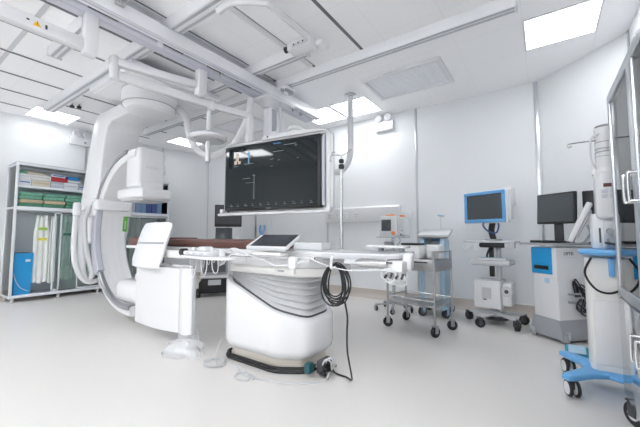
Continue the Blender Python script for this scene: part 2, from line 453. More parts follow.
# white cable frame beside the third rail end
cf = thing('bent_bracket', 'white bent cable frame hanging under the ceiling between two cross rails', 'bracket', (-2.0, 2.3, 2.9))
MB().tube([(-2.21, 1.66, 2.955), (-2.03, 1.66, 2.955), (-1.83, 1.80, 2.955), (-1.80, 1.90, 2.955), (-1.80, 2.38, 2.955)], .030, 10, 8).build('bent_bar', 'gloss', cf)
MB().box(-2.05, -1.77, 2.36, 2.50, 2.885, 2.975, .012).build('end_housing', 'gloss', cf)
MB().box(-1.98, -1.79, 2.345, 2.362, 2.895, 2.925, .002).build('socket_strip', 'lgrey', cf)
c = MB()
for k in range(3): c.cyl((-1.945 + k * .055, 2.346, 2.91), (-1.945 + k * .055, 2.341, 2.91), .009, n=10)
c.build('socket', 'dark', cf)
MB().cyl((-2.10, 2.40, 2.93), (-2.05, 2.40, 2.93), .032, .026).build('knob', 'black', cf)
MB().box(-1.80, -1.70, 2.47, 2.60, 2.90, 2.96, .015).build('latch', 'white', cf)

# white longitudinal arm with the warning sign
ar = thing('longitudinal_cover', 'white ceiling arm with a yellow warning triangle, hanging at top left', 'ceiling arm', (-2.98, .5, 2.49))
MB().box(-3.035, -2.945, .955, 1.05, 2.505, 2.8455, .006).build('post', 'gloss', ar)
MB().box(-3.03, -2.95, -1.2, .954, 2.525, 2.622, .010).build('beam_cover', 'gloss', ar)
tri = MB().prism([(.640, 2.552), (.69, 2.552), (.665, 2.594)], 'x', -2.9495, -2.9475)
tri.build('warning_triangle', 'yellow', ar)
tx = MB()
tx.box(-2.949, -2.9475, .605, .622, 2.572, 2.584); tx.box(-2.949, -2.9475, .710, .724, 2.556, 2.588); tx.box(-2.9475, -2.9465, .6635, .6665, 2.560, 2.582)
tx.build('warning_mark', 'dark', ar)

# ------------------------------------------------------------------ lamp boom
lb = thing('lamp_boom', 'white jointed ceiling boom with a round lamp disc and drop handle', 'lamp boom', (-2.99, 2.02, 2.2))
MB().box(-3.06, -2.97, 2.01, 2.11, 2.56, 2.843, .006).build('post', 'gloss', lb)
def bar(mb, a, b, w, h, bev=.015):
    a, b = Vector(a), Vector(b); d = b - a; L = d.length
    m = MB().box(0, L, -w / 2, w / 2, -h / 2, h / 2, bev)
    x = d.normalized(); y = Vector((0, 0, 1)).cross(x).normalized(); z = x.cross(y)
    X = Matrix((x, y, z)).transposed().to_4x4(); X.translation = a; m.xf(X)
    me = bpy.data.meshes.new('t'); m.b.to_mesh(me); m.b.free(); mb.b.from_mesh(me); bpy.data.meshes.remove(me); return mb
bar(MB(), (-3.03, 2.06, 2.675), (-3.27, 1.26, 2.675), .07, .075, .012).build('upper_arm', 'gloss', lb)
MB().cyl((-3.255, 1.30, 2.50), (-3.255, 1.30, 2.725), .042, n=20, bev=.008).build('arm_joint', 'white', lb)
bar(MB(), (-3.27, 1.27, 2.555), (-3.11, 2.25, 2.545), .075, .085, .015).build('lower_arm', 'gloss', lb)
MB().cyl((-3.11, 2.26, 2.49), (-3.11, 2.26, 2.595), .042, n=20, bev=.010).build('arm_joint', 'white', lb)
MB().tube([(-3.11, 2.26, 2.545), (-3.15, 2.285, 2.53), (-3.185, 2.29, 2.46), (-3.185, 2.29, 2.27)], .026, 12, 6).build('drop_tube', 'gloss', lb)
bar(MB(), (-3.11, 2.26, 2.545), (-3.0, 2.76, 2.55), .07, .07, .014).build('rear_arm', 'gloss', lb)
MB().box(-3.05, -2.965, 2.72, 2.80, 2.02, 2.59, .02).build('rear_drop', 'gloss', lb)
d = MB()
d.lathe((-3.185, 2.29, 2.15), [(.155, .02), (.17, .0), (.198, .004), (.215, .022), (.213, .045), (.198, .055), (.15, .062), (.03, .066)], n=40)
lh = d.build('lamp_disc', 'gloss', lb)
MB().cyl((-3.185, 2.29, 2.143), (-3.185, 2.29, 2.171), .156, n=40).build('lamp_lens', 'lgrey', lh)
MB().cyl((-3.185, 2.29, 2.213), (-3.185, 2.29, 2.25), .034, n=20).build('blue_collar', 'sky', lh)
hd = MB().lathe((-3.185, 2.29, 1.895), [(.02, 0), (.028, .005), (.03, .10), (.024, .14), (.03, .16), (.03, .20), (.02, .25)], n=20)
hd.build('drop_handle', 'gloss', lb)

# ------------------------------------------------------------------ C-arm
ca = thing('c_arm', 'large white ceiling mounted X-ray C-arm around the end of the table', 'x-ray machine', (-4.3, 2.05, .11))
MB().box(-4.70, -3.60, 1.60, 2.76, 2.872, 2.968, .01).build('carriage', 'alu', ca)
MB().box(-4.66, -3.64, 1.64, 2.72, 2.845, 2.871, .01).build('carriage_cover', 'white', ca)
c = MB(); c.lathe((-4.07, 2.05, 2.595), [(.24, 0), (.262, .012), (.27, .04), (.305, .07), (.31, .10), (.31, .24)], n=56)
dr = c.build('pivot_drum', 'white', ca)
MB().lathe((-4.07, 2.05, 2.66), [(.29, 0), (.3125, .002), (.3125, .006), (.29, .008)], n=56).build('drum_seam', 'grey', dr)
MB().lathe((-4.07, 2.05, 2.832), [(.29, 0), (.3135, .002), (.3135, .008), (.29, .010)], n=56).build('drum_seam', 'grey', dr)
MB().lathe((-4.07, 2.05, 2.589), [(.20, 0), (.205, .002), (.205, .008)], n=48).build('drum_plate', 'white', dr)
prof = [(-3.95, 2.80), (-5.18, 2.79), (-5.33, 2.72), (-5.42, 2.52), (-5.70, 1.56), (-5.70, 1.25), (-5.62, 1.02), (-5.45, .92),
        (-5.25, .95), (-5.16, 1.1), (-5.12, 1.45), (-4.99, 2.40), (-4.92, 2.53), (-4.78, 2.61), (-3.95, 2.615)]
MB().prism(prof, 'y', 1.90, 2.36, .035, 3).build('support_arm', 'white', ca, ang=24)
CX, CZ = -4.09, 1.10
def ring(r0, r1, y0, y1, a0, a1, n=64, ch=.025):
    loops = []
    for k in range(n + 1):
        a = a0 + (a1 - a0) * k / n; ca_, sa = math.cos(a), math.sin(a)
        q = [(r0, y0 + ch), (r0 + ch, y0), (r1 - ch, y0), (r1, y0 + ch), (r1, y1 - ch), (r1 - ch, y1), (r0 + ch, y1), (r0, y1 - ch)]
        loops.append([(CX + r * ca_, y, CZ + r * sa) for r, y in q])
    return MB().loft(loops)
RAD = math.radians
cr = ring(.885, 1.0, 1.855, 2.24, RAD(84), RAD(278)).build('c_ring', 'gloss', ca, ang=40)
ring(.858, .985, 1.825, 1.905, RAD(157), RAD(216), 34, .012).build('side_cover', 'sidec', cr)
ring(.950, .998, 1.838, 1.88, RAD(95), RAD(165), 40, .005).build('guide_rail', 'railg', cr)
ring(.872, .925, 1.838, 1.89, RAD(217), RAD(277), 40, .005).build('guide_rail', 'railg', cr)
g = MB()
for y in (1.97, 2.05, 2.13):
    g.tube([(CX + .8855 * math.cos(RAD(a)), y, CZ + .8855 * math.sin(RAD(a))) for a in range(120, 245, 5)], .0013, 6, 1)
g.build('inner_seam', 'lgrey', cr)
# green sticker on the far inner edge
ring(.878, .886, 2.185, 2.243, RAD(166), RAD(180), 10, .001).build('green_sticker', 'green', cr)
g = MB()
for k in range(7):
    a = RAD(170.5 + k * 1.1); g.box(CX + .8775 * math.cos(a) - .001, CX + .8775 * math.cos(a) + .001, 2.205, 2.222, CZ + .878 * math.sin(a) - .004, CZ + .878 * math.sin(a) + .003)
g.build('sticker_print', 'white', cr)
# collar that clamps the ring to the support arm
MB().box(-5.36, -4.93, 1.80, 2.30, 1.30, 1.56, .05, seg=4).build('sleeve', 'white', ca)
MB().box(-5.05, -4.83, 1.80, 2.24, 1.385, 1.525, .03, seg=3).build('sleeve_cover', 'gloss', ca)
# flat panel detector
dh = MB().box(-4.25, -3.93, 1.875, 2.20, 1.62, 2.115, .04, seg=4).build('detector_housing', 'gloss', ca)
MB().box(-4.20, -3.915, 1.90, 2.18, 1.60, 1.69, .012).build('detector_seam', 'white', ca)
dp = MB().prism([(-4.34, 1.88), (-4.26, 1.80), (-3.90, 1.80), (-3.80, 1.87), (-3.79, 2.04), (-3.80, 2.21), (-3.90, 2.28), (-4.26, 2.28), (-4.34, 2.20)], 'z', 1.482, 1.605, .028, 3).build('detector_panel', 'white', ca, ang=45)
MB().prism([(-4.31, 1.89), (-4.24, 1.83), (-3.92, 1.83), (-3.83, 1.89), (-3.82, 2.04), (-3.83, 2.19), (-3.92, 2.25), (-4.24, 2.25), (-4.31, 2.19)], 'z', 1.462, 1.483, .004).build('detector_face', 'lgrey', dp)
MB().cyl((-4.03, 2.195, 1.88), (-4.03, 2.245, 1.88), .07, n=24, bev=.012).build('side_cap', 'white', dh)
lettering('lettering', 'PHILIPS', .05, 'print', dh, facing((-3.9285, 2.04, 1.87), (0, 1, 0), (0, 0, 1)), 'grey brand lettering on the detector housing')
# X-ray tube at the lower end
MB().box(-4.45, -3.75, 1.88, 2.22, .225, .50, .09, seg=4).build('xray_tube', 'gloss', ca)
MB().cyl((-3.98, 2.05, .52), (-3.98, 2.05, .585), .13, n=32, bev=.01).build('collimator', 'lgrey', ca)
# supply hoses on the near side
MB().cyl((-5.02, 1.64, 1.30), (-5.02, 1.64, 1.475), .045, n=20, bev=.014).build('hose_collar', 'white', ca)
h1 = [(-5.02, 1.64, 1.42), (-5.03, 1.63, 1.15), (-5.03, 1.63, .85), (-5.03, 1.67, .62), (-5.04, 1.76, .46), (-5.05, 1.86, .42), (-5.06, 1.95, .44)]
MB().tube(h1, .032, 12, 8).build('hose', 'white', ca)
h2 = [(-4.98, 1.88, 1.46), (-5.03, 1.79, 1.45), (-5.05, 1.745, 1.30), (-5.05, 1.74, 1.12), (-5.05, 1.77, .87), (-5.05, 1.83, .66), (-5.05, 1.86, .53), (-5.05, 1.82, .455), (-5.05, 1.765, .50), (-5.05, 1.735, .70), (-5.06, 1.72, 1.0), (-5.06, 1.71, 1.25), (-5.05, 1.70, 1.38)]
MB().tube(h2, .036, 12, 8).build('hose', 'white', ca)
# big supply hose looping from the pivot drum
hs = [(-3.99, 2.37, 2.76), (-3.86, 2.42, 2.62), (-3.82, 2.45, 2.40), (-3.74, 2.50, 2.20), (-3.56, 2.56, 2.08), (-3.36, 2.62, 2.10), (-3.18, 2.70, 2.24), (-3.06, 2.78, 2.55), (-3.03, 2.80, 2.80)]
MB().tube(hs, .045, 14, 8).build('supply_hose', 'white', ca)

# ------------------------------------------------------------------ ceiling hose behind the display
ch = thing('ceiling_hose', 'translucent white hose dropping from a ceiling ring and curving behind the display', 'hose', (-2.24, 4.0, 2.0))
MB().tube([(-2.24, 3.99, 3.07), (-2.24, 3.99, 2.7), (-2.24, 3.99, 2.3), (-2.27, 3.97, 2.10), (-2.36, 3.92, 1.97), (-2.48, 3.82, 1.95), (-2.58, 3.62, 2.02), (-2.60, 3.35, 2.14), (-2.62, 3.14, 2.20)], .042, 14, 8).build('corrugated_hose', 'white', ch)
MB().lathe((-2.24, 3.99, 3.05), [(.045, .0), (.085, .0), (.085, .028), (.045, .028)], n=28).build('ceiling_ring', 'satin', ch)

# ------------------------------------------------------------------ large display
ANG = math.atan2(.17, 1.26)
ds = thing('large_display', 'large dark wall-size display on a white frame hanging from the ceiling', 'display', (-2.50, 2.62, 1.27), ANG)
# local frame: x right, -y to the viewer, z from the bottom of the frame
W2, ZB, ZT = .645, .065, .83
f = MB()
loop = [(-W2 - .035, .03, .02), (-W2 - .035, .03, ZT - .03), (-W2 + .02, .03, ZT + .03), (W2 + .05, .03, ZT + .03), (W2 + .105, .03, ZT - .03), (W2 + .105, .03, .06)]
f.tube(loop, .02, 10, 0)
f.build('outer_frame', 'gloss', ds, True, 60)
MB().box(-W2 - .005, W2 + .10, .055, .11, ZB - .02, ZT + .03, .012).build('back_shell', 'white', ds, True)
sc = MB().box(-W2, W2, -.035, .05, ZB, ZT, .014).build('screen_case', 'black', ds, True)
MB().box(-W2 + .022, W2 - .03, -.0385, -.034, ZB + .028, ZT - .024).build('screen', 'screen', sc, True)
MB().box(W2 + .001, W2 + .035, -.01, .05, ZB + .02, ZT - .02, .008).build('side_panel', 'lav', ds, True)
MB().box(W2 + .045, W2 + .095, .0, .055, ZB + .01, ZT + .02, .012).build('side_panel', 'white', ds, True)
MB().prism([(-.12, ZT + .03), (-.10, ZT + .075), (.34, ZT + .082), (.62, ZT + .055), (W2 + .08, ZT + .03)], 'y', -.02, .10, .008).build('top_cover', 'gloss', ds, True)
MB().cyl((-.03, -.02, ZT + .055), (-.03, -.028, ZT + .055), .01).build('button', 'dark', ds, True)
MB().box(-W2 - .09, W2 + .11, -.055, -.01, .005, .04, .014).build('handle_bar', 'gloss', ds, True)
MB().box(-W2 - .06, -W2 - .015, -.05, .04, .02, .09, .012).build('handle_bracket', 'gloss', ds, True)
MB().box(W2 + .06, W2 + .10, -.03, .06, .02, .09, .012).build('handle_bracket', 'gloss', ds, True)
lettering('lettering', 'PHILIPS', .02, 'scr_line', sc, ROOT[ds.name] @ facing((0, -.0365, ZB + .013), (1, 0, 0), (0, 0, 1)))
ic = MB(); yy = -.0395
def mk(mb, x0, x1, z0, z1): mb.box(x0, x1, yy - .0005, yy + .001, z0, z1)
for k in range(11):
    x = -.55 + k * .108; w = random.choice((.03, .045, .02)); mk(ic, x, x + w, .115, .119); mk(ic, x, x + w * .6, .135, .138)
for x, z, w in ((-.36, .43, .10), (-.22, .46, .04), (.02, .62, .05), (.12, .60, .03), (.06, .70, .14), (.20, .76, .16), (.03, .54, .03), (.37, .60, .02), (-.5, .585, .06), (-.35, .60, .14), (.34, .74, .03)): mk(ic, x, x + w, z, z + .0035)
mk(ic, -.20, -.197, .19, .46); mk(ic, -.32, -.19, .378, .380)
ic.build('screen_writing', 'scr_line', sc, True)
bi = MB()
for x0, x1, z0, z1 in ((-.495, -.455, .61, .655), (-.44, -.40, .61, .645), (-.47, -.43, .645, .74)): bi.box(x0, x1, yy - .0005, yy + .001, z0, z1, .0004)
bi.build('bone_image', 'scr_bone', sc, True)
bl = MB(); mk(bl, .06, .16, .785, .797); mk(bl, -.29, -.27, .60, .74)
bl.build('screen_blue_bar', 'scr_blue', sc, True)
# hanging column and carriage
MB().box(-3.10, -2.77, 2.86, 3.36, 2.80, 2.8445, .015).build('carriage', 'gloss', ds)
MB().lathe((-2.93, 3.06, 2.70), [(.085, .02), (.125, .06), (.14, .102)], n=36).build('swivel_collar', 'lgrey', ds)
co_ = MB().box(-2.995, -2.865, 2.99, 3.13, 1.55, 2.72, .01).build('column', 'alu', ds)
MB().box(-2.865, -2.855, 3.02, 3.10, 1.6, 2.70, .003).build('column_groove', 'alu2', co_)
bar(MB(), (-2.93, 3.0, 1.85), (-2.58, 2.70, 1.85), .16, .22, .02).build('column_bracket', 'white', ds)
MB().tube([(-2.86, 3.16, 2.75), (-2.82, 3.16, 2.5), (-2.80, 3.1, 2.3), (-2.72, 2.95, 2.15)], .03, 10, 6).build('cable_sleeve', 'white', ds)
MB().tube([(-2.55, 2.95, 2.25), (-2.42, 2.86, 2.31), (-2.25, 2.82, 2.27), (-2.12, 2.78, 2.18)], .024, 10, 6).build('cable_sleeve', 'gloss', ds)
MB().box(-2.62, -2.50, 2.70, 2.95, 2.10, 2.26, .02).build('cable_housing', 'gloss', ds)

# ------------------------------------------------------------------ operating table
tb = thing('operating_table', 'white X-ray operating table on a bellows pedestal with a long flat top', 'operating table', (-1.88, 2.2, 0))
def rounded(poly, r, n=5):
    out = []; L = len(poly)
    for i in range(L):
        p = Vector(poly[i]); a = Vector(poly[i - 1]); b = Vector(poly[(i + 1) % L])
        u = (a - p); v = (b - p); rr = min(r, .45 * u.length, .45 * v.length)
        s, e = p + u.normalized() * rr, p + v.normalized() * rr
        for k in range(n + 1):
            t = k / n; out.append(((1 - t) ** 2 * s + 2 * t * (1 - t) * p + t * t * e)[:])
    return out
foot = rounded([(-2.36, 1.92), (-2.28, 1.865), (-1.72, 1.855), (-1.485, 2.01), (-1.49, 2.36), (-1.70, 2.58), (-2.30, 2.58), (-2.36, 2.52)], .09)
FC = Vector((-1.88, 2.24))
def inset(loop, d):
    out = []
    for p in loop:
        v = Vector(p) - FC; L = v.length; out.append((FC + v * (max(L - d, .01) / L))[:])
    return out
def ztop(x):
    t = (x + 2.32) / .83
    return .69 - .295 * min(1, max(0, t)) ** 1.0 - .02 * math.sin(PI * min(1, max(0, t)))
lv = [[(x, y, .095) for x, y in inset(foot, .05)], [(x, y, .13) for x, y in inset(foot, .012)], [(x, y, .17) for x, y in foot]]
for t in (.5, 1.0): lv.append([(x, y, .17 + (ztop(x) - .20) * t) for x, y in foot])
lv.append([(x, y, ztop(x) - .008) for x, y in inset(foot, .012)])
lv.append([(x, y, ztop(x)) for x, y in inset(foot, .04)])
lv.append([(x, y, ztop(x) - .012) for x, y in inset(foot, .07)])
MB().loft(lv).build('base_cover', 'gloss', tb, ang=40)
MB().loft([[(x, y, .0) for x, y in inset(foot, .07)], [(x, y, .10) for x, y in inset(foot, .06)]]).build('kick_plate', 'beige', tb)
MB().loft([[(x, y, ztop(x) - .02) for x, y in inset(foot, .05)], [(x, y, ztop(x) + .012) for x, y in inset(foot, .058)]]).build('dark_seal', 'dark', tb)
bl_ = []; NP = 6
for k in range(NP * 4 + 1):
    t = k / (NP * 4); ins = .055 + .017 * (1 - math.cos(2 * PI * k / 4)) + .0 * t
    bl_.append([(x, y, (ztop(x) + .01) * (1 - t) + .742 * t) for x, y in inset(foot, ins)])
MB().loft(bl_).build('bellows', 'bellow', tb, ang=80)
nk = rounded([(-2.30, 1.885), (-1.50, 1.875), (-1.34, 2.02), (-1.34, 2.40), (-1.5, 2.55), (-2.3, 2.55)], .06)
MB().loft([[(x, y, .735) for x, y in inset(nk, .02)], [(x, y, .745) for x, y in nk], [(x, y, .80) for x, y in nk]]).build('neck_cover', 'white2', tb, ang=40)
MB().loft([[(x, y, .802) for x, y in inset(nk, .012)], [(x, y, .862) for x, y in inset(nk, .004)], [(x, y, .872) for x, y in inset(nk, .02)]]).build('upper_cover', 'white', tb, ang=40)
MB().box(-2.20, -1.72, 1.866, 1.892, .756, .790, .004).build('access_panel', 'white2', tb)
MB().box(-1.70, -1.64, 1.868, 1.886, .77, .782, .002).build('vent_slot', 'grey', tb)
top = rounded([(-4.20, 1.88), (-.82, 1.88), (-.76, 1.95), (-.76, 2.28), (-.82, 2.35), (-4.20, 2.35)], .05)
MB().loft([[(x, y, .895) for x, y in inset(top, .02)], [(x, y, .902) for x, y in top], [(x, y, .922) for x, y in top], [(x, y, .930) for x, y in inset(top, .012)]]).build('tabletop', 'gloss', tb, ang=40)
MB().box(-2.5, -1.33, 1.95, 2.30, .868, .896, .004).build('top_carrier', 'lgrey', tb)
MB().box(-3.75, -1.30, 1.80, 1.815, .875, .90, .003).build('accessory_rail', 'steel', tb)
c = MB()
for x in (-3.6, -2.7, -2.25, -1.75, -1.38): c.box(x - .03, x + .03, 1.812, 1.90, .87, .905, .006)
c.build('rail_spacer', 'white', tb)
MB().box(-1.29, -.82, 1.868, 1.8795, .890, .924, .003).build('edge_band', 'lgrey', tb)

mt = thing('mattress', 'long brown leather mattress lying along the table top', 'mattress', (-3.1, 2.12, .931))
MB().prism(rounded([(-3.33, 1.90), (-1.92, 1.90), (-1.86, 1.96), (-1.86, 2.27), (-1.92, 2.33), (-3.33, 2.33)], .05), 'z', .931, 1.008, .016, 3).build('body_pad', 'brown', mt, ang=45)
MB().prism(rounded([(-4.22, 1.90), (-3.40, 1.88), (-3.335, 1.94), (-3.335, 2.29), (-3.40, 2.35), (-4.22, 2.33)], .10), 'z', .931, 1.022, .028, 3).build('head_pad', 'brown', mt, ang=45)

# radiation shield on the table side
sh = thing('radiation_shield', 'white lead shield hanging from the table side with a tilted upper flap', 'radiation shield', (-3.2, 1.77, .09))
def apron(x0, x1, z0a, z0b, z1):
    return MB().sheet(lambda u, v: (x0 + (x1 - x0) * u, 1.778 - .015 * math.sin(PI * u), (z0a + (z0b - z0a) * u - .012 * math.sin(PI * u)) * (1 - v) + z1 * v), 14, 6, .014)
apron(-3.65, -2.835, .13, .145, .735).build('lower_panel', 'gloss', sh)
apron(-2.825, -2.645, .15, .16, .745).build('side_panel', 'gloss', sh)
MB().box(-2.642, -2.630, 1.765, 1.80, .16, .75, .003).build('edge_strip', 'lgrey', sh)
MB().box(-3.64, -2.65, 1.772, 1.80, .735, .772, .006).build('hinge_rail', 'steel', sh)
def flap(u, v):
    x = -3.64 + .55 * u; y = 1.705 + .10 * v ** 1.4 - .025 * math.sin(PI * u); z = .725 + .45 * v
    return (x + .03 + .06 * v, y, z)
def flapr(u, v):
    # rounded corners
    r = .09; du = min(u, 1 - u) * .55; dv = min(v, 1 - v) * .45
    p = Vector(flap(u, v)); c = Vector(flap(.5, .5))
    if du < r and dv < r:
        d = math.hypot(r - du, r - dv)
        if d > r: p = p + (c - p) * ((d - r) / .38)
    return p
MB().sheet(flapr, 26, 22, .02).build('upper_flap', 'gloss', sh, ang=60)
MB().sheet(lambda u, v: Vector(flap(.04 + .92 * u, .53 + .035 * v)) + Vector((0, -.022, 0)), 14, 2, .006).build('grip_strip', 'grey', sh)
bar(MB(), (-3.42, 1.76, .76), (-3.42, 1.80, .93), .05, .03, .005).build('flap_bracket', 'white', sh)
k_ = thing('rail_clamp', 'white clamp with a round black knob on the table side beside the flap', 'rail clamp', (-2.9, 1.79, .86))
MB().box(-3.12, -2.74, 1.755, 1.798, .83, .905, .01).build('clamp_body', 'white2', k_)
MB().cyl((-2.73, 1.765, .895), (-2.73, 1.70, .895), .034, n=24, bev=.006).build('knob', 'black', k_)
MB().cyl((-2.74, 1.765, .895), (-2.62, 1.765, .895), .018, n=16).build('clamp_tube', 'lgrey', k_)

# table side control panel
cp = thing('control_panel', 'white table side control panel with joysticks and knobs', 'control panel', (-2.38, 1.72, .855))
MB().prism(rounded([(-2.63, 1.62), (-2.16, 1.56), (-2.00, 1.62), (-1.94, 1.80), (-2.63, 1.80)], .05), 'z', .855, .880, .008).build('tray', 'gloss', cp)
MB().box(-2.60, -2.20, 1.64, 1.78, .881, .915, .012).build('button_box', 'white', cp)
c = MB()
for x in (-2.53, -2.44, -2.27): c.cyl((x, 1.70, .915), (x, 1.70, .945), .017, n=16, bev=.005)
c.build('joystick', 'gloss', cp)
MB().box(-2.42, -2.32, 1.66, 1.75, .915, .955, .015).build('grip', 'gloss', cp)
c = MB(); c.cyl((-2.12, 1.68, .881), (-2.12, 1.68, .935), .026, n=18, bev=.006)
c.build('knob', 'white', cp)
for x in (-2.56, -2.46, -2.36, -2.26): MB().box(x, x + .05, 1.637, 1.642, .888, .906).build('button', 'lgrey', cp)
for k in range(3):
    x = -2.55 + k * .15
    MB().tube([(x, 1.68, .86), (x + .01, 1.68, .78), (x + .03, 1.69, .68 + .03 * (k % 3)), (x + .055, 1.70, .76), (x + .06, 1.70, .86)], .0045, 6, 6).build('cable', 'white', cp)

# touch screen console
tc = thing('touch_console', 'tilted touchscreen console with dark glass clamped above the table edge', 'touchscreen', (-1.66, 1.78, .93))
T = Matrix.Translation((-1.665, 1.79, 1.0)) @ Matrix.Rotation(RAD(29), 4, 'X')
MB().box(-.215, .19, -.092, .092, -.018, .012, .012).xf(T).build('case', 'gloss', tc)
MB().box(-.17, .183, -.082, .084, .0118, .0145).xf(T).build('screen', 'slate', tc)
MB().box(-.205, .185, -.099, -.090, -.020, .006, .004).xf(T).build('front_lip', 'lgrey', tc)
MB().box(-1.72, -1.60, 1.76, 1.83, .90, .985, .01).build('mount', 'white', tc)
MB().box(-1.80, -1.52, 1.70, 1.79, .905, .925, .006).build('mount_plate', 'white2', tc)

o = MB().box(-1.745, -1.46, 2.12, 2.26, .931, .990, .008).build('white_box', 'gloss'); tag(o, 'small white box lying on the table top behind the touchscreen', 'box')
# cables lying along the near table edge
o = MB().tube([(-2.05, 1.80, .89), (-2.10, 1.74, .93), (-1.98, 1.70, .945), (-1.86, 1.72, .90), (-1.72, 1.76, .86), (-1.60, 1.75, .83), (-1.45, 1.77, .85), (-1.34, 1.79, .875)], .006, 8, 8).build('white_cable', 'white')
tag(o, 'white cable sagging along the table edge under the touchscreen', 'cable')
o = MB().tube([(-2.30, 1.84, .86), (-2.24, 1.76, .80), (-2.12, 1.72, .85), (-2.04, 1.70, .895), (-1.93, 1.68, .90), (-1.8, 1.66, .90)], .0055, 8, 8).build('white_cable', 'white')
tag(o, 'white cable looping from the control panel to the touchscreen mount', 'cable')
o = MB().tube([(-1.33, 1.80, .89), (-1.2, 1.80, .85), (-1.05, 1.80, .828), (-.92, 1.81, .835), (-.80, 1.83, .84)], .0035, 8, 8).build('white_cable', 'white')
tag(o, 'thin white cable hanging in a shallow curve below the right table end', 'cable')
cpx = thing('cable_plug', 'white cable plug block hanging on the table edge right of the touchscreen', 'cable plug', (-1.47, 1.78, .80))
MB().box(-1.50, -1.43, 1.755, 1.80, .815, .90, .012).build('plug_body', 'white', cpx)
MB().cyl((-1.465, 1.775, .775), (-1.465, 1.775, .816), .016).build('strain_relief', 'white2', cpx)

# black cable hank on the table edge
hk = thing('cable_hank', 'thick black cable wound in a hank hanging from the table edge', 'cable', (-1.16, 1.83, .55))
c = MB()
for k in range(9):
    cx = -1.16 + random.uniform(-.018, .018); w = .088 + random.uniform(-.03, .026); z0 = .580 + random.uniform(0, .085); z1 = .868 - random.uniform(0, .02); y = 1.838 + k * .0045 - .01
    pts = [(cx + w * math.sin(2 * PI * j / 14) * (1 + .15 * math.cos(2 * PI * j / 14) * -1), y + .012 * math.sin(2 * PI * j / 14 + k), (z0 + z1) / 2 + (z1 - z0) / 2 * math.cos(2 * PI * j / 14)) for j in range(14)]
    c.tube(pts, .0050, 8, 4, closed=True)
c.build('cable_loops', 'black', hk)
MB().tube([(-1.15, 1.80, .915), (-1.155, 1.792, .88), (-1.16, 1.80, .835), (-1.16, 1.855, .83), (-1.16, 1.872, .87)], .010, 8, 6).build('white_tie', 'white', hk)
MB().tube([(-1.09, 1.85, .62), (-1.07, 1.85, .52), (-1.08, 1.86, .42), (-1.10, 1.90, .28), (-1.12, 1.98, .12), (-1.16, 2.06, .03), (-1.24, 2.12, .009), (-1.34, 2.13, .012), (-1.42, 2.14, .05), (-1.445, 2.15, .09)], .0065, 8, 8).build('trailing_end', 'black', hk)

# connectors at the pedestal foot
cn = thing('floor_connector', 'cluster of black and teal cable connectors at the foot of the pedestal', 'connector', (-1.40, 2.1, .01))
MB().box(-1.44, -1.385, 2.02, 2.16, .018, .115, .012).build('connector_box', 'dark', cn)
MB().box(-1.50, -1.45, 1.945, 2.01, .03, .105, .010).build('teal_plug', 'dteal', cn)
c = MB()
for k in range(5): c.cyl((-1.40 + .012 * (k % 2), 2.02 + k * .03, .03 + .018 * (k % 3)), (-1.34, 2.0 + k * .034, .04 + .022 * (k % 3)), .012, n=10)
c.build('plug', 'black', cn)
c = MB()
for k in range(3): c.tube([(-1.39, 2.03 + .04 * k, .09), (-1.36, 2.03 + .04 * k, .135), (-1.33, 2.05 + .03 * k, .12), (-1.34, 2.08 + .02 * k, .05)], .006, 6, 6)
c.build('lead', 'lgrey', cn)
lp = [(x, y) for x, y in inset(foot, .02)]
half = [p for p in lp if p[1] < 2.2]
half = sorted(half, key=lambda p: math.atan2(p[1] - FC.y, p[0] - FC.x))
o = MB().tube([(x, y, .014) for x, y in half], .013, 8, 2); o.tube([(FC.x + (x - FC.x) * .985, FC.y + (y - FC.y) * .985, .038) for x, y in half], .011, 8, 2)
o = o.build('floor_cable', 'rubber'); tag(o, 'black cable laid around the foot of the table pedestal', 'cable')
o = MB().tube([(-2.13, 1.80, .006), (-2.02, 1.77, .006), (-1.88, 1.72, .006), (-1.70, 1.74, .006), (-1.55, 1.79, .006), (-1.42, 1.88, .006), (-1.34, 1.98, .008), (-1.33, 2.03, .05)], .006, 8, 8).build('floor_cable', 'lgrey')
tag(o, 'white cable lying on the floor in front of the pedestal', 'cable')
def coil(cx, cy, rx, ry, n, label, tail):
    pts = []
    for k in range(n * 12):
        a = 2 * PI * k / 12; q = 1 + .07 * math.sin(k * 1.7) + .05 * math.sin(k * .45)
        pts.append((cx + rx * q * math.cos(a), cy + ry * q * math.sin(a), .007 + .005 * (k / 12)))
    pts += tail
    o = MB().tube(pts, .0055, 8, 3).build('floor_cable', 'lgrey'); return tag(o, label, 'cable')
coil(-2.25, 1.73, .085, .075, 3, 'thin white cable coiled on the floor between the plastic bag and the pedestal', [(-2.30, 1.78, .03), (-2.30, 1.80, .10), (-2.27, 1.80, .17)])
coil(-1.86, 1.70, .085, .06, 1, 'single loose loop of white cable on the floor in front of the pedestal', [(-1.90, 1.77, .006), (-2.0, 1.80, .006), (-2.12, 1.79, .006)])
# plastic bag
bg = thing('plastic_bag', 'clear plastic bag with white contents lying on the floor below the shield', 'plastic bag', (-2.70, 1.76, 0))
def blob(cx, cy, rx, ry, h, seed, sharp=1.0, n=28, m=12):
    rnd = random.Random(seed); ph = [rnd.uniform(0, 6) for _ in range(6)]; loops = []
    for j in range(m + 1):
        t = j / m; a = t * PI / 2
        r = math.cos(a) ** sharp; z = .003 + h * math.sin(a)
        loops.append([(cx + (rx * r * (1 + .13 * math.sin(3 * 2 * PI * k / n + ph[0] + 3 * t) + .09 * math.sin(7 * 2 * PI * k / n + ph[1] - 5 * t)) + .0005) * math.cos(2 * PI * k / n),
                       cy + (ry * r * (1 + .12 * math.sin(4 * 2 * PI * k / n + ph[2] + 4 * t) + .09 * math.sin(8 * 2 * PI * k / n + ph[3] + 5 * t)) + .0005) * math.sin(2 * PI * k / n),
                       z * (1 + .10 * math.sin(5 * 2 * PI * k / n + ph[4]) * r)) for k in range(n)])
    return MB().loft(loops)
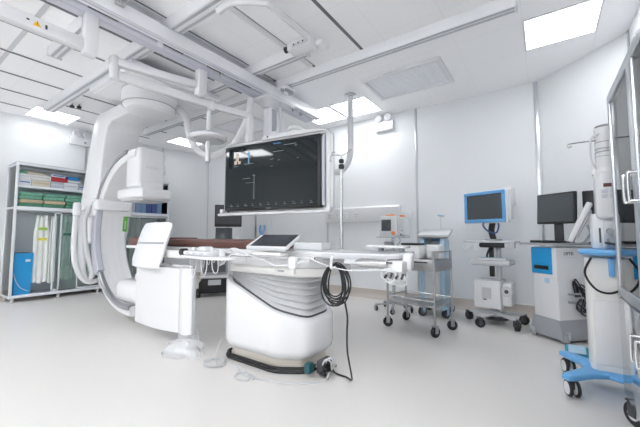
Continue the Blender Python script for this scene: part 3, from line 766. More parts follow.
blob(-2.68, 1.74, .20, .15, .115, 3).build('bag_film', 'bag', bg, ang=20)
blob(-2.78, 1.84, .10, .09, .22, 8, .8).build('bag_neck', 'bag', bg, ang=20)
MB().box(-2.72, -2.54, 1.66, 1.74, .012, .055, .02, (0, .08, .5), 3).build('white_contents', 'gloss', bg)
MB().box(-2.78, -2.62, 1.74, 1.83, .018, .075, .02, (.1, 0, .6), 3).build('white_contents', 'white', bg)
MB().box(-2.83, -2.70, 1.61, 1.70, .008, .030, .006, (0, 0, .6)).build('grey_contents', 'grey', bg)

# IV pole clamped to the table
iv = thing('iv_pole', 'steel infusion pole with hooks and black knobs rising from the table top', 'infusion pole', (-1.43, 2.38, .86))
MB().cyl((-1.43, 2.38, .86), (-1.43, 2.38, 1.60), .014, n=16).build('lower_tube', 'steel', iv)
MB().cyl((-1.43, 2.38, 1.60), (-1.43, 2.38, 1.745), .008, n=12).build('upper_rod', 'steel', iv)
c = MB(); c.cyl((-1.43, 2.38, 1.625), (-1.43, 2.38, 1.665), .024, n=18, bev=.006); c.build('knob', 'black', iv)
c = MB(); c.cyl((-1.43, 2.38, 1.675), (-1.43, 2.38, 1.71), .022, n=18, bev=.006); c.build('knob', 'black', iv)
for sx in (-1, 1):
    MB().tube([(-1.43, 2.38, 1.742), (-1.43 + sx * .045, 2.38, 1.752), (-1.43 + sx * .085, 2.38 - sx * .01, 1.765), (-1.43 + sx * .10, 2.38, 1.775), (-1.43 + sx * .088, 2.39, 1.79), (-1.43 + sx * .07, 2.39, 1.78)], .004, 8, 6).build('hook', 'steel', iv)
MB().tube([(-1.43, 2.38, 1.742), (-1.46, 2.36, 1.75), (-1.50, 2.33, 1.74), (-1.51, 2.32, 1.70), (-1.50, 2.33, 1.685)], .004, 8, 6).build('hook', 'steel', iv)
MB().box(-1.455, -1.405, 2.352, 2.405, .86, .905, .006).build('table_clamp', 'grey', iv)

# fittings at the right end of the table
st = thing('arm_cradle', 'grey steel cradle under the right end of the table top', 'arm cradle', (-.88, 1.9, .84))
MB().loft([[(x, y, z) for x, y, z in [(-1.0 + .03 * a, 1.86 + .035 * math.cos(b), .875 + .03 * math.sin(b) * (1 if a else .6)) for b in [2 * PI * k / 16 for k in range(16)]]] for a in (0, 1, 4, 6, 7)]).build('cradle_body', 'steel', st)
MB().box(-1.09, -.995, 1.835, 1.885, .862, .892, .008).build('cradle_arm', 'lgrey', st)
cl = thing('sensor_module', 'white sensor module with looped white cables at the right end of the table', 'sensor module', (-.75, 2.08, .76))
MB().box(-.86, -.70, 1.86, 1.98, .825, .893, .012).build('module_body', 'gloss', cl)
MB().box(-.74, -.68, 1.94, 2.04, .835, .935, .016, (0, .1, .2), 3).build('module_body', 'white', cl)
MB().box(-.80, -.76, 1.846, 1.858, .88, .887, .001).build('socket', 'dark', cl)
c = MB()
for k in range(7):
    cx = -.765 + random.uniform(-.03, .035); r = random.uniform(.032, .052); cz_ = .80 - random.uniform(-.012, .028); y = 1.85 + .016 * k
    c.tube([(cx + r * math.cos(2 * PI * j / 12), y + .012 * math.sin(4 * PI * j / 12 + k), cz_ + r * .85 * math.sin(2 * PI * j / 12)) for j in range(12)], .005, 6, 3, closed=True)
c.build('cable_loops', 'white', cl)
c = MB()
for k in range(4): c.cyl((-.80 + .035 * k, 1.856, .808 + .012 * (k % 2)), (-.80 + .035 * k, 1.852 - .02, .796), .008, n=8)
c.build('black_plug', 'dark', cl)

# ------------------------------------------------------------------ storage cabinet on the left wall
def cabinet(y0, y1, label, door):
    t = thing('storage_cabinet', label, 'cabinet', (-7.0, (y0 + y1) / 2, 0))
    xb, xf_ = -7.255, -6.755; zt = 2.195; w = .034
    f = MB()
    for y in (y0, y1 - w):
        f.box(xf_ - w, xf_, y, y + w, .07, zt, .004); f.box(xb, xb + w, y, y + w, .07, zt, .004)
        for z in (.07, 1.465, zt - .04): f.box(xb + w, xf_ - w, y + .005, y + w - .005, z, z + .03)
    f.box(xf_ - w, xf_, y0 + w, y1 - w, .07, .115, .004); f.box(xf_ - w, xf_, y0 + w, y1 - w, zt - .035, zt, .004)
    f.build('frame', 'cabw', t)
    MB().box(xb + .002, xf_ - .002, y0 + .002, y1 - .002, zt, zt + .018, .004).build('top_panel', 'lgrey', t)
    MB().box(xb, xb + .012, y0 + w, y1 - w, .10, zt - .01).build('back_panel', 'back', t)
    MB().box(xb + w, xf_ - w, y0 + .01, y1 - .01, .078, .10).build('bottom_panel', 'lgrey', t)
    MB().box(xb + .014, xf_ + .002, y0 + w, y1 - w, 1.808, 1.842, .003).build('shelf', 'cabw', t)
    MB().box(xb + .014, xf_ + .002, y0 + w, y1 - w, 1.45, 1.505, .003).build('shelf', 'cabw', t)
    for y in (y0 + .012, y1 - .020): MB().box(xb + w, xf_ - w, y, y + .006, .10, zt - .04).build('side_glass', 'glassg', t)
    rl = MB(); rl.tube([(xf_ - .16, y0 + w, 1.40), (xf_ - .16, y1 - w, 1.40)], .010, 8, 0); rl.build('hanging_rail', 'steel', t)
    MB().box(xf_ - .03, xf_ - .003, y0 + w, y1 - w, 1.432, 1.452).build('door_track', 'steel', t)
    for y in (y0 + .05, (y0 + y1) / 2, y1 - .05):
        for x in (xf_ - .05, xb + .05): MB().cyl((x, y, 0), (x, y, .07), .022, n=14, bev=.004).build('foot', 'lgrey', t)
    for a, b in door:
        d = MB()
        for y in (a, b - .022): d.box(xf_ - .028, xf_ - .008, y, y + .022, .118, 1.43, .003)
        d.box(xf_ - .028, xf_ - .008, a, b, .118, .140, .003); d.box(xf_ - .028, xf_ - .008, a, b, 1.41, 1.43, .003)
        dd = d.build('sliding_door', 'cabw', t)
        MB().box(xf_ - .021, xf_ - .015, a + .022, b - .022, .14, 1.41).build('door_glass', 'glassg', dd)
    return t
cabinet(1.385, 2.65, 'white framed storage cabinet with glass doors on the left wall, nearer one', [(1.90, 2.27), (1.985, 2.62)])
cabinet(2.66, 3.91, 'white framed glass storage cabinet on the left wall, seen through the C-arm', [(2.70, 3.30), (3.28, 3.87)])
def carton(x0, x1, y0, y1, z0, z1, m, label, name='carton', cat='box', grp='cartons on the top shelf', band=None):
    t = thing(name, label, cat, ((x0 + x1) / 2, (y0 + y1) / 2, z0), 0, grp)
    MB().box(x0, x1, y0, y1, z0, z1, .004).build('body', m, t)
    zz = (z0 + z1) / 2
    MB().box(x1 - .001, x1 + .0012, y0 + .015, y1 - .015, zz - .008, zz + .010).build('printed_band', band or 'print', t)
    return t
SX = -6.80
lower = [(.15, 'card', 'white carton with a blue stripe, bottom left of the top shelf', 'bluecard'), (.24, 'cream', 'cream carton in the bottom row of the top shelf', 'tan'), (.18, 'greycard', 'grey carton in the bottom row, right of the cream one', 'print'), (.20, 'card', 'white carton in the bottom row below the blue one', 'greycard'), (.14, 'greycard', 'short grey carton at the right of the bottom row', 'bluecard')]
y = 1.43
for w, m, l, b in lower: carton(SX - .3, SX, y, y + w, 1.843, 1.955, m, l, band=b); y += w + .006
y = 1.43
for w, m, l, b, h in [(.14, 'card', 'white carton in the middle row at the left post', 'print', .077), (.26, 'card', 'pale carton in the middle row above the cream one', 'cream', .077), (.22, 'red', 'dark red carton on the top shelf', 'red', .077), (.20, 'greycard', 'grey carton in the middle row right of the red one', 'card', .057)]:
    carton(SX - .3, SX - .005, y, y + w, 1.956, 1.956 + h, m, l, band=b); y += w + .006
carton(SX - .3, SX - .01, 1.43, 1.52, 2.034, 2.085, 'pack', 'small green carton at the top left of the top shelf', band='pack2')
carton(SX - .3, SX - .01, 1.53, 1.76, 2.034, 2.07, 'tan', 'flat tan carton on top of the stack beside the green one', band='cream')
carton(SX - .3, SX - .01, 1.84, 2.03, 2.034, 2.08, 'card', 'white carton lying on the red one', band='bluecard')
carton(SX - .3, SX - .01, 2.07, 2.24, 2.014, 2.07, 'bluecard', 'bright blue carton at the right end of the stack', band='blue')
for k in range(3):
    o = MB().box(-7.05, -6.81, 2.40 + k * .045, 2.44 + k * .045, 1.843, 2.02 - .02 * k, .004).build('binder', ['navy', 'bluecard', 'green'][k])
    tag(o, ['navy binder standing at the right of the top shelf cartons', 'blue binder standing between the navy and green ones', 'green spined binder last in the row on the top shelf'][k], 'binder', 'binders on the top shelf')
for r in range(4):
    for k in range(3):
        z = 1.506 + r * .060; y = 1.44 + k * .30 + (.02 if r % 2 else 0)
        m = ('pack2', 'tan', 'pack', 'pack')[r] if not (r == 1 and k == 2) else 'pack2'
        o = MB().box(-7.1, -6.79, y, y + .29, z, z + .058, .018, None, 3).build('wrapped_pack', m)
        tag(o, '%s wrapped pack, %s layer, %s stack on the second shelf' % ({'pack2': 'dark green', 'tan': 'tan', 'pack': 'mid green'}[m], ('bottom', 'second', 'third', 'top')[r], ('left', 'middle', 'right')[k]), 'wrapped pack', 'wrapped packs on the second shelf')
# aprons on hangers
def garment(y, w, z0, m, label, tagm=None, tz=1.0):
    t = thing('lead_apron', label, 'apron', (-6.92, y, z0), 0, 'aprons hanging in the cabinet')
    def f(u, v):
        uu = u - .5; wd = w * (.62 + .38 * min(1, (1 - v) * 3 + .2)) if v > .8 else w
        return (-6.92 + .028 * math.sin(u * 17 + y * 7) * (1 - .6 * v) + .05, y + uu * wd, z0 + (1.36 - z0) * v + .015 * math.sin(u * 9))
    MB().sheet(f, 30, 12, .012).build('drape', m, t, ang=70)
    MB().tube([(-6.915, y, 1.36), (-6.915, y + .005, 1.40), (-6.90, y + .015, 1.415), (-6.925, y + .02, 1.41)], .004, 6, 5).build('hanger_hook', 'steel', t)
    if tagm:
        for q, tm in enumerate(tagm):
            MB().box(-6.838, -6.834, y - w * .3, y + w * .28, tz - .17 * q, tz + .045 - .17 * q).build('tag', tm, t)
garment(1.775, .20, .27, 'cloth', 'white apron with lime and yellow tags hanging at the left door edge', ('lime', 'lemon'), 1.13)
garment(1.93, .10, .25, 'cloth', 'narrow white apron hanging behind the door stile', None)
garment(2.12, .22, .29, 'mint', 'mint green apron behind the sliding glass door, beside the white ones', ('pack',), 1.04)
garment(2.36, .22, .30, 'mint', 'mint green apron behind the hoses of the C-arm', None)
garment(2.95, .24, .32, 'mint', 'mint green apron in the farther cabinet', None)
garment(3.30, .24, .30, 'cloth', 'white apron in the farther cabinet', None)
bb = thing('blue_bin', 'bright blue upright bin with a white label standing in the cabinet', 'bin', (-6.95, 1.56, .10))
MB().loft([[(x, y, z) for x, y in ((-7.05 - e, 1.455 - e), (-6.83 + e, 1.455 - e), (-6.83 + e, 1.655 + e), (-7.05 - e, 1.655 + e))] for e, z in ((.0, .101), (.012, .74), (.012, .76))]).build('bin_body', 'blue', bb)
MB().box(-7.03, -6.85, 1.47, 1.64, .75, .766, .003).build('bin_opening', 'dark', bb)
MB().box(-6.8215, -6.8195, 1.575, 1.635, .625, .70).build('label', 'card', bb)
MB().tube([(-6.81, 1.44, .45), (-6.808, 1.47, .33), (-6.808, 1.53, .22), (-6.815, 1.62, .16)], .005, 6, 6).build('string', 'card', bb)
for k in range(9):
    y = 2.78 + k * .11
    o = MB().box(-7.1, -6.80, y, y + .10, 1.506, 1.775, .006).build('folder', ['steelblue', 'steelblue', 'navy', 'greycard', 'steelblue', 'steelblue', 'navy', 'navy', 'steelblue'][k])
    tag(o, '%s folder in the farther cabinet, %s from its left post' % (['steel blue', 'steel blue', 'navy', 'grey', 'steel blue', 'steel blue', 'navy', 'navy', 'steel blue'][k], ['first', 'second', 'third', 'fourth', 'fifth', 'sixth', 'seventh', 'eighth', 'ninth'][k]), 'folder', 'folders on the farther cabinet shelf')

# ------------------------------------------------------------------ emergency lights
def emergency(loc, rz, label):
    t = thing('emergency_light', label, 'emergency light', loc, rz, 'twin emergency lights')
    MB().box(-.165, .165, -.075, 0, 0, .155, .012).build('body', 'gloss', t, True)
    for sx in (-.085, .085):
        h = MB().cyl((sx, -.03, .215), (sx, -.105, .205), .058, .062, n=24, bev=.012).build('lamp_head', 'white', t, True)
        MB().cyl((sx, -.104, .2055), (sx, -.108, .205), .044, n=20).build('lens', 'lgrey', h, True)
        MB().cyl((sx, -.04, .15), (sx, -.04, .175), .014, n=10).build('neck', 'white', h, True)
    MB().box(.05, .085, -.0765, -.0745, .05, .075).build('indicator', 'navy' if rz else 'lgrey', t, True)
    return t
emergency((-7.265, 2.36, 2.755), PI / 2, 'white twin-head emergency light on the left wall above the cabinet')
emergency((-2.15, 5.025, 2.80), 0, 'white twin-head emergency light on the back wall near the ceiling')

# ------------------------------------------------------------------ back wall trunking
tk = thing('wall_trunking', 'long white medical trunking with sockets on the back wall', 'wall trunking', (-2.6, 5.0, 1.275))
MB().prism([(5.03, 1.275), (4.965, 1.275), (4.955, 1.29), (4.955, 1.515), (4.975, 1.54), (5.03, 1.54)], 'x', -3.32, -1.90, .004).build('housing', 'gloss', tk)
for k, x in enumerate((-3.22, -3.06, -2.90, -2.68)):
    s_ = MB().box(x - .045, x + .045, 4.945, 4.957, 1.345, 1.445, .004).build('socket_plate', 'white' if k else 'lgrey', tk)
    c = MB()
    for a, b in ((-.018, .02), (.018, .02), (0, -.02)): c.box(x + a - .007, x + a + .007, 4.9425, 4.9455, 1.395 + b - .011, 1.395 + b + .011)
    c.build('socket_hole', 'grey', s_)
o = MB().box(-1.96, -1.70, 5.0, 5.032, 1.30, 1.43, .006).build('wall_plate', 'white'); tag(o, 'plain white wall plate right of the trunking end', 'wall plate')
sp = thing('service_panel', 'narrow white service panel on the back wall below the display', 'service panel', (-4.96, 5.02, .30))
MB().box(-5.19, -4.74, 5.012, 5.0295, .30, 1.72, .004).build('panel', 'white', sp)
MB().box(-5.215, -5.195, 5.005, 5.03, .30, 1.72, .002).build('edge_strip', 'satin', sp)
bt = thing('blue_tubing', 'coil of light blue tubing hanging on the white service panel', 'tubing', (-4.98, 5.0, 1.05))
c = MB(); c.tube([(-5.06, 5.0, 1.27), (-5.07, 4.99, 1.14), (-5.02, 4.985, 1.07), (-4.95, 4.985, 1.10), (-4.92, 4.99, 1.2), (-4.93, 4.985, 1.27)], .014, 8, 6)
c.tube([(-5.03, 4.985, 1.25), (-5.04, 4.98, 1.15), (-4.99, 4.975, 1.11)], .010, 8, 6); c.build('tube', 'sky', bt)
MB().box(-4.93, -4.86, 4.985, 5.012, 1.25, 1.30, .006).build('holder', 'white', bt)

# ------------------------------------------------------------------ ultrasound unit behind the table
us = thing('ultrasound_unit', 'ultrasound machine with black monitor, laptop and hanging probe cables behind the table', 'ultrasound machine', (-4.865, 3.70, 0), RAD(50))
MB().box(-.02, .455, -.02, .03, 1.20, 1.60, .014).build('monitor', 'black', us, True)
MB().box(0, .435, -.0225, -.019, 1.245, 1.58).build('monitor_screen', 'dark', us, True)
MB().box(.17, .25, .03, .07, .97, 1.40, .01).build('monitor_post', 'lgrey', us, True)
MB().box(-.24, .44, -.24, .14, .935, .975, .015).build('work_top', 'white', us, True)
lt = MB().box(-.02, .30, -.22, -.03, .976, .992, .005).build('keyboard_base', 'dark', us, True)
MB().box(0, .29, -.008, .008, .0, .20, .005).xf(Matrix.Translation((0, -.02, .99)) @ Matrix.Rotation(RAD(-14), 4, 'X')).build('lid_screen', 'screen2', lt, True)
MB().box(.33, .42, -.16, -.02, .976, 1.03, .012).build('probe_tray', 'white', us, True)
MB().box(-.20, .22, -.12, .22, .36, .934, .03).build('body', 'grey', us, True)
MB().box(-.17, .19, -.128, -.119, .40, .92, .006).build('front_panel', 'usg', us, True)
MB().box(-.225, -.205, -.135, -.115, .33, .93, .006).build('side_post', 'white', us, True)
c = MB()
for k in range(5):
    x = -.20 + k * .085; c.tube([(x, -.135, .92), (x - .01, -.16, .70), (x + .015, -.17, .50 + .04 * (k % 3)), (x + .04, -.16, .62), (x + .04, -.14, .90)], .006, 6, 6)
c.build('probe_cable', 'white', us, True)
MB().box(-.23, .24, -.26, .26, .31, .358, .02).build('foot_shelf', 'white', us, True)
MB().prism([(-.24, .10), (-.20, .06), (.22, .06), (.26, .12), (.26, .24), (.20, .308), (-.18, .308), (-.24, .24)], 'y', -.26, .26, .02).build('base', 'black', us, True)
MB().box(-.09, .12, -.268, -.258, .20, .29, .01).build('base_plate', 'lgrey', us, True)
for x, y in ((-.24, -.24), (.24, -.24), (-.22, .24), (.22, .24)):
    MB().cyl((x - .035, y, .075), (x + .035, y, .075), .075, n=28, bev=.012).build('wheel', 'rubber', us, True)

# ------------------------------------------------------------------ steel trolley
tr = thing('steel_trolley', 'stainless steel two-tier trolley on black casters behind the table end', 'trolley', (-1.205, 3.71, 0), RAD(-12))
LX, LY = .29, .194
for sx in (-1, 1):
    for sy in (-1, 1):
        MB().cyl((sx * LX, sy * LY, .10), (sx * LX, sy * LY, .885), .0125, n=16).build('leg', 'trolley', tr, True)
        caster(tr, sx * LX, sy * LY, .055, .030, RAD(-50 if sx * sy > 0 else -20), fork='trolley', hub='dark', top=.14)
for z in (.875, .36):
    c = MB()
    for a, b in (((-LX, LY), (LX, LY)), ((LX, LY), (LX, -LY)), ((-LX, LY), (-LX, -LY))): c.cyl((*a, z), (*b, z), .007, n=10)
    if z < .5: c.cyl((-LX, -LY, .36), (LX, -LY, .36), .007, n=10)
    c.build('guard_rail', 'trolley', tr, True)
MB().box(-LX, LX, -LY, LY, .288, .312, .004).build('lower_shelf', 'trolley', tr, True)
MB().box(-LX + .01, LX - .01, -LY + .008, LY - .008, .775, .79, .003).build('upper_shelf', 'trolley', tr, True)
w = MB()
w.box(-LX, LX, -LY - .006, -LY + .006, .665, .79, .003); w.box(-LX, LX, LY - .006, LY + .006, .665, .79, .003); w.box(-LX - .006, -LX + .006, -LY, LY, .665, .79, .003); w.box(LX - .006, LX + .006, -LY, LY, .665, .79, .003)
w.build('drawer_box', 'trolley', tr, True)
MB().box(-.10, .22, -LY - .014, -LY - .005, .752, .768, .003).build('drawer_pull', 'dark', tr, True)
pr = thing('printer_box', 'white device box with a black lid strip standing on the trolley', 'device', (-1.13, 3.60, .791), RAD(-11.5))
MB().box(-.20, .02, -.09, .11, 0, .15, .012).build('body', 'gloss', pr, True)
MB().box(-.20, .01, -.10, .05, .15, .172, .006).build('black_lid', 'black', pr, True)
MB().box(-.11, -.04, -.094, -.089, .055, .078, .001).build('display', 'dark', pr, True)
o = MB().box(-1.075, -.925, 3.60, 3.74, .791, .945, .018, (0, 0, RAD(-11.5)), 3).build('white_case', 'white'); tag(o, 'plain white rounded case on the trolley right of the device box', 'case')
o = MB().lathe((-.985, 3.545, .791), [(.028, 0), (.032, .005), (.040, .085), (.044, .09), (.034, .092)], n=24).build('white_cup', 'white'); tag(o, 'small white cup at the front right corner of the trolley', 'cup')
ab = thing('arm_board', 'white arm board on small brackets projecting above the right table end', 'arm board', (-.95, 2.24, .931))
MB().box(-1.10, -.80, 2.18, 2.30, .958, .975, .008).build('board', 'gloss', ab)
c = MB()
for x in (-1.02, -.86): c.box(x, x + .03, 2.22, 2.26, .931, .958, .003)
c.build('bracket', 'grey', ab)

# ------------------------------------------------------------------ patient monitor on its stand
pm = thing('patient_monitor', 'small white patient monitor with orange trim standing on the roll stand', 'patient monitor', (-1.77, 4.36, 1.035), RAD(-6))
MB().prism([(-.165, 0), (.10, 0), (.115, .02), (.10, .27), (.085, .29), (-.13, .29), (-.15, .27)], 'y', -.10, .10, .012).build('case', 'gloss', pm, True)
MB().prism([(.108, .0), (.185, .02), (.18, .25), (.10, .28)], 'y', -.06, .12, .012).build('side_module', 'white', pm, True)
MB().box(-.125, .025, -.106, -.099, .075, .235, .004).build('screen', 'screen2', pm, True)
MB().box(-.09, .04, -.06, .05, .29, .312, .010).build('handle', 'orange', pm, True)
MB().box(.112, .165, -.03, .06, .275, .295, .008).build('side_handle', 'orange', pm, True)
MB().cyl((.062, -.101, .045), (.062, -.113, .045), .027, n=20).build('dial', 'orange', pm, True)
MB().box(-.10, -.04, -.104, -.099, .03, .05).build('button_strip', 'lgrey', pm, True)
MB().cyl((.165, -.05, .08), (.175, -.062, .08), .008, n=10).build('connector', 'dark', pm, True); MB().cyl((.15, -.05, .03), (.16, -.075, .025), .010, n=10).build('connector', 'dark', pm, True)
rs = thing('roll_stand', 'roll stand with grey shelf, basket and dark five-leg base by the back wall', 'roll stand', (-1.77, 4.36, 0))
MB().box(-1.98, -1.56, 4.24, 4.48, 1.012, 1.032, .004).build('shelf', 'lgrey', rs)
MB().cyl((-1.77, 4.36, .12), (-1.77, 4.36, 1.012), .022, n=18).build('pole', 'steel', rs)
MB().box(-1.87, -1.74, 4.26, 4.33, .88, .965, .02).build('basket', 'grey', rs)
MB().tube([(-1.66, 4.26, 1.05), (-1.62, 4.24, .98), (-1.65, 4.25, .93), (-1.70, 4.30, .90)], .007, 6, 6).build('cable', 'grey', rs)
MB().cyl((-1.77, 4.36, .085), (-1.77, 4.36, .13), .05, n=20, bev=.01).build('hub', 'grey', rs)
for k in range(5):
    a = RAD(215 + 72 * k); ex, ey = -1.77 + .25 * math.cos(a), 4.36 + .25 * math.sin(a)
    bar(MB(), (-1.77, 4.36, .10), (ex, ey, .085), .035, .022, .006).build('leg', 'grey', rs)
    caster(rs, ex, ey, .034, .022, a + .6, 'grey', local=False, hub='grey')

# ------------------------------------------------------------------ pale blue cart by the wall
df = thing('blue_cart', 'pale blue and white equipment cart with a slanted white lid by the back wall', 'equipment cart', (-1.22, 4.52, 0), RAD(4))
MB().box(-.125, .095, -.215, .17, .13, .92, .012).build('body', 'white', df, True)
for sx in (-1, 1): MB().prism([(-.235, .08), (.2, .08), (.2, .80), (.14, .97), (-.02, 1.03), (-.20, 1.00), (-.235, .93)], 'x', sx * .135 - .03 + (-.02 if sx > 0 else -.005), sx * .135 + .03 + (-.02 if sx > 0 else -.005), .012).build('side_panel', 'pale', df, True)
MB().box(-.13, .13, -.02, .10, .925, 1.045, .02).build('neck', 'lgrey', df, True)
MB().box(-.05, .05, -.05, -.018, .97, 1.03, .006).build('blue_latch', 'steelblue', df, True)
MB().box(-.195, .195, -.19, .17, -.017, .017, .010).xf(Matrix.Translation((0, -.03, 1.085)) @ Matrix.Rotation(RAD(13), 4, 'X')).build('slanted_lid', 'gloss', df, True)
MB().box(-.185, .185, -.185, .15, -.012, .0, .004).xf(Matrix.Translation((0, -.03, 1.062)) @ Matrix.Rotation(RAD(13), 4, 'X')).build('lid_seal', 'grey', df, True)
MB().tube([(.03, .20, .95), (.03, .21, 1.26), (.03, .20, 1.31), (.05, .19, 1.33)], .006, 8, 6).build('handle_stem', 'lgrey', df, True)
MB().box(-.01, .085, .165, .20, 1.315, 1.342, .012, (0, .15, 0)).build('handle_grip', 'pale', df, True)
for x, y in ((-.15, -.20), (.14, -.20), (-.15, .18), (.14, .18)): caster(df, x, y, .058, .055, -.5, 'pale', 'dark', .13, hub='steelblue')

# ------------------------------------------------------------------ workstation with blue framed monitor
w1 = thing('monitor_cart', 'white rolling cart with a blue framed monitor and five black casters', 'monitor cart', (-.51, 4.42, 0), RAD(-6))
MT = Matrix.Translation((-.04, 0, -.03)) @ Matrix.Rotation(RAD(-20), 4, 'Z')
MB().box(-.285, .275, -.075, -.03, 1.225, 1.62, .016).xf(MT).build('monitor_case', 'white', w1, True)
q = MB()
for a in ((-.28, .25, 1.575, 1.612), (-.28, .25, 1.235, 1.275), (-.28, -.243, 1.275, 1.575), (.213, .25, 1.275, 1.575)): q.box(a[0], a[1], -.092, -.07, a[2], a[3], .006)
q.xf(MT).build('blue_bezel', 'sky', w1, True)
MB().box(-.244, .214, -.082, -.074, 1.274, 1.576).xf(MT).build('screen', 'screen2', w1, True)
MB().box(.20, .29, -.03, .07, 1.42, 1.64, .015).xf(MT).build('speaker', 'white', w1, True)
MB().box(.276, .296, -.06, .0, 1.26, 1.615, .008).xf(MT).build('side_bracket', 'white', w1, True)
MB().tube([(0, 0, 1.0), (-.02, -.01, 1.10), (.0, -.04, 1.2), (-.01, -.03, 1.27)], .035, 10, 6).build('monitor_arm', 'black', w1, True)
MB().tube([(-.05, -.02, 1.24), (-.10, -.06, 1.18), (-.04, -.08, 1.10), (.04, -.06, 1.08), (.07, -.05, 1.16), (.05, -.03, 1.22)], .010, 8, 6).build('cable', 'navy', w1, True)
MB().cyl((.0, -.0, .985), (.0, .0, 1.005), .09, n=28, bev=.005).build('arm_foot', 'grey', w1, True)
MB().box(-.30, .25, -.17, .19, .962, .985, .006).build('work_top', 'lgrey', w1, True)
MB().box(-.14, .17, -.13, .12, .905, .961, .02).build('cable_box', 'black', w1, True)
MB().box(.14, .24, -.15, -.05, .90, .961, .008).build('drawer', 'lgrey', w1, True)
MB().tube([(-.28, -.16, .96), (-.30, -.19, .90), (-.25, -.20, .87), (-.22, -.19, .91), (-.18, -.19, .93), (-.17, -.20, .88), (-.14, -.20, .87)], .008, 8, 6).build('probe_hook', 'white', w1, True)
c = MB(); c.box(-.06, -.01, .0, .05, .55, .91, .008); c.tube([(-.03, -.03, .92), (-.07, -.05, .80), (-.05, -.04, .70)], .012, 8, 6); c.build('cable_bundle', 'black', w1, True)
MB().cyl((.045, .01, .12), (.045, .01, .965), .028, n=20).build('column', 'lgrey', w1, True)
MB().box(-.23, .20, -.20, .12, .695, .76, .025).build('keyboard_tray', 'lgrey', w1, True)
MB().box(-.17, .16, -.195, -.06, .76, .785, .008).build('keyboard', 'white', w1, True)
MB().box(-.12, .10, -.19, -.14, .785, .792, .002).build('paper_strip', 'pale', w1, True)
MB().box(-.20, .085, -.16, .17, .20, .52, .012).build('power_box', 'gloss', w1, True)
lb2 = MB().box(-.11, -.01, -.1625, -.159, .31, .44).build('box_label', 'lgrey', w1, True)
MB().box(-.10, -.06, -.164, -.162, .295, .306).build('label_print', 'dark', lb2, True)
MB().box(.086, .19, -.10, .14, .235, .50, .02).build('pump_box', 'white', w1, True)
pw = MB().lathe((.139, -.102, .405), [(.062, 0), (.062, .02), (.045, .022)], (0, -1, 0), n=28).build('pump_dial', 'lgrey', w1, True)
MB().cyl((.139, -.126, .405), (.139, -.118, .405), .022, n=16).build('pump_knob', 'dark', pw, True)
MB().cyl((0, 0, .085), (0, 0, .16), .06, n=20, bev=.01).build('hub', 'lgrey', w1, True)
MB().cyl((0, .0, .06), (0, .0, .085), .13, n=24).build('weight', 'dark', w1, True)
for k in range(5):
    a = RAD(250 + 72 * k); ex, ey = .31 * math.cos(a), .31 * math.sin(a)
    bar(MB(), (0, 0, .125), (ex, ey, .118), .06, .035, .012).build('leg', 'lgrey', w1, True)
    caster(w1, ex, ey, .052, .05, a + 1.0, 'dark', hub='dark', top=.12)

# ------------------------------------------------------------------ tall computer cart with blue front
w2 = thing('computer_cart', 'white tower cart with a bright blue front panel and grey rolling base', 'computer cart', (-.015, 4.08, 0), RAD(-43))
MB().box(-.145, .145, .0, .56, .20, .93, .012).build('tower', 'gloss', w2, True)
bf = MB().box(-.146, .095, -.012, .0, .655, .925, .006).build('blue_front', 'blue', w2, True)
MB().box(-.115, .055, -.015, -.011, .70, .74, .002).build('drive_slot', 'black', bf, True)
MB().box(-.005, .05, -.003, .001, .565, .615, .001).build('logo_mark', 'pale', w2, True)
MB().box(.095, .146, -.010, .0, .60, .925, .004).build('front_edge', 'white', w2, True)
MB().box(-.235, .17, -.07, .56, .948, .972, .006).build('top_plate', 'grey', w2, True)
lettering('lettering', 'OPTIS', .045, 'dark', w2, ROOT[w2.name] @ facing((.1465, .14, .865), (0, 1, 0), (0, 0, 1)), 'dark lettering on the tower side')
MB().box(.1455, .1470, .05, .25, .825, .829).build('print_line', 'print', w2, True)
MB().prism([(-.165, .03), (.19, .03), (.19, .12), (.15, .215), (-.15, .215), (-.165, .12)], 'y', -.03, .58, .015).build('rolling_base', 'grey', w2, True)
for z in (.46, .38): MB().box(.147, .17, .10, .54, z, z + .022, .004).build('side_bar', 'grey', w2, True)
c = MB()
for k in range(5):
    y = .20 + random.uniform(0, .12); c.tube([(.18, y, .42), (.185, y - .05, .30 + .02 * k), (.185, y + .03, .26 + .015 * k), (.185, y + .09, .36), (.18, y + .02, .50), (.17, y - .06, .54 + .02 * k), (.16, y - .02, .44)], .0065, 8, 5)
c.tube([(.17, .30, .50), (.175, .42, .55), (.175, .48, .70), (.165, .46, .82), (.16, .42, .93)], .007, 8, 6)
c.build('cable_bunch', 'black', w2, True)
MB().box(.148, .24, .34, .54, .27, .47, .012).build('side_unit', 'white', w2, True)
for x, y in ((-.15, .0), (.17, .03), (-.13, .52), (.16, .52)): caster(w2, x, y, .052, .05, .4, 'lgrey', 'grey', .10, hub='grey')
mo = thing('desk_monitor', 'black desktop monitor on the computer cart, turned to the left', 'monitor', (.11, 4.27, .972), RAD(-36))
MB().box(-.20, .20, -.02, .02, .20, .53, .008, (RAD(-4), 0, 0)).build('case', 'black', mo, True)
MB().box(-.185, .185, -.0235, -.0195, .222, .513, 0, (RAD(-4), 0, 0)).build('screen', 'screen2', mo, True)
MB().box(-.045, .045, .015, .04, .01, .28, .006).build('neck', 'dark', mo, True)
MB().box(-.11, .11, -.07, .10, 0, .016, .006).build('foot', 'dark', mo, True)
o = MB().box(.02 - .15, .02 + .15, 4.05, 4.18, .972, .998, .008, (0, 0, RAD(-38))).build('keyboard', 'black'); tag(o, 'black keyboard on the computer cart in front of the monitor', 'keyboard')
m2 = thing('rear_monitor', 'black monitor seen end-on behind the desk monitor beside the white column', 'monitor', (.43, 4.22, .972), RAD(-20))
MB().box(-.10, .10, -.03, .03, .30, .53, .008).build('case', 'black', m2, True)
MB().box(-.03, .03, -.01, .03, .0, .32, .005).build('neck', 'dark', m2, True)
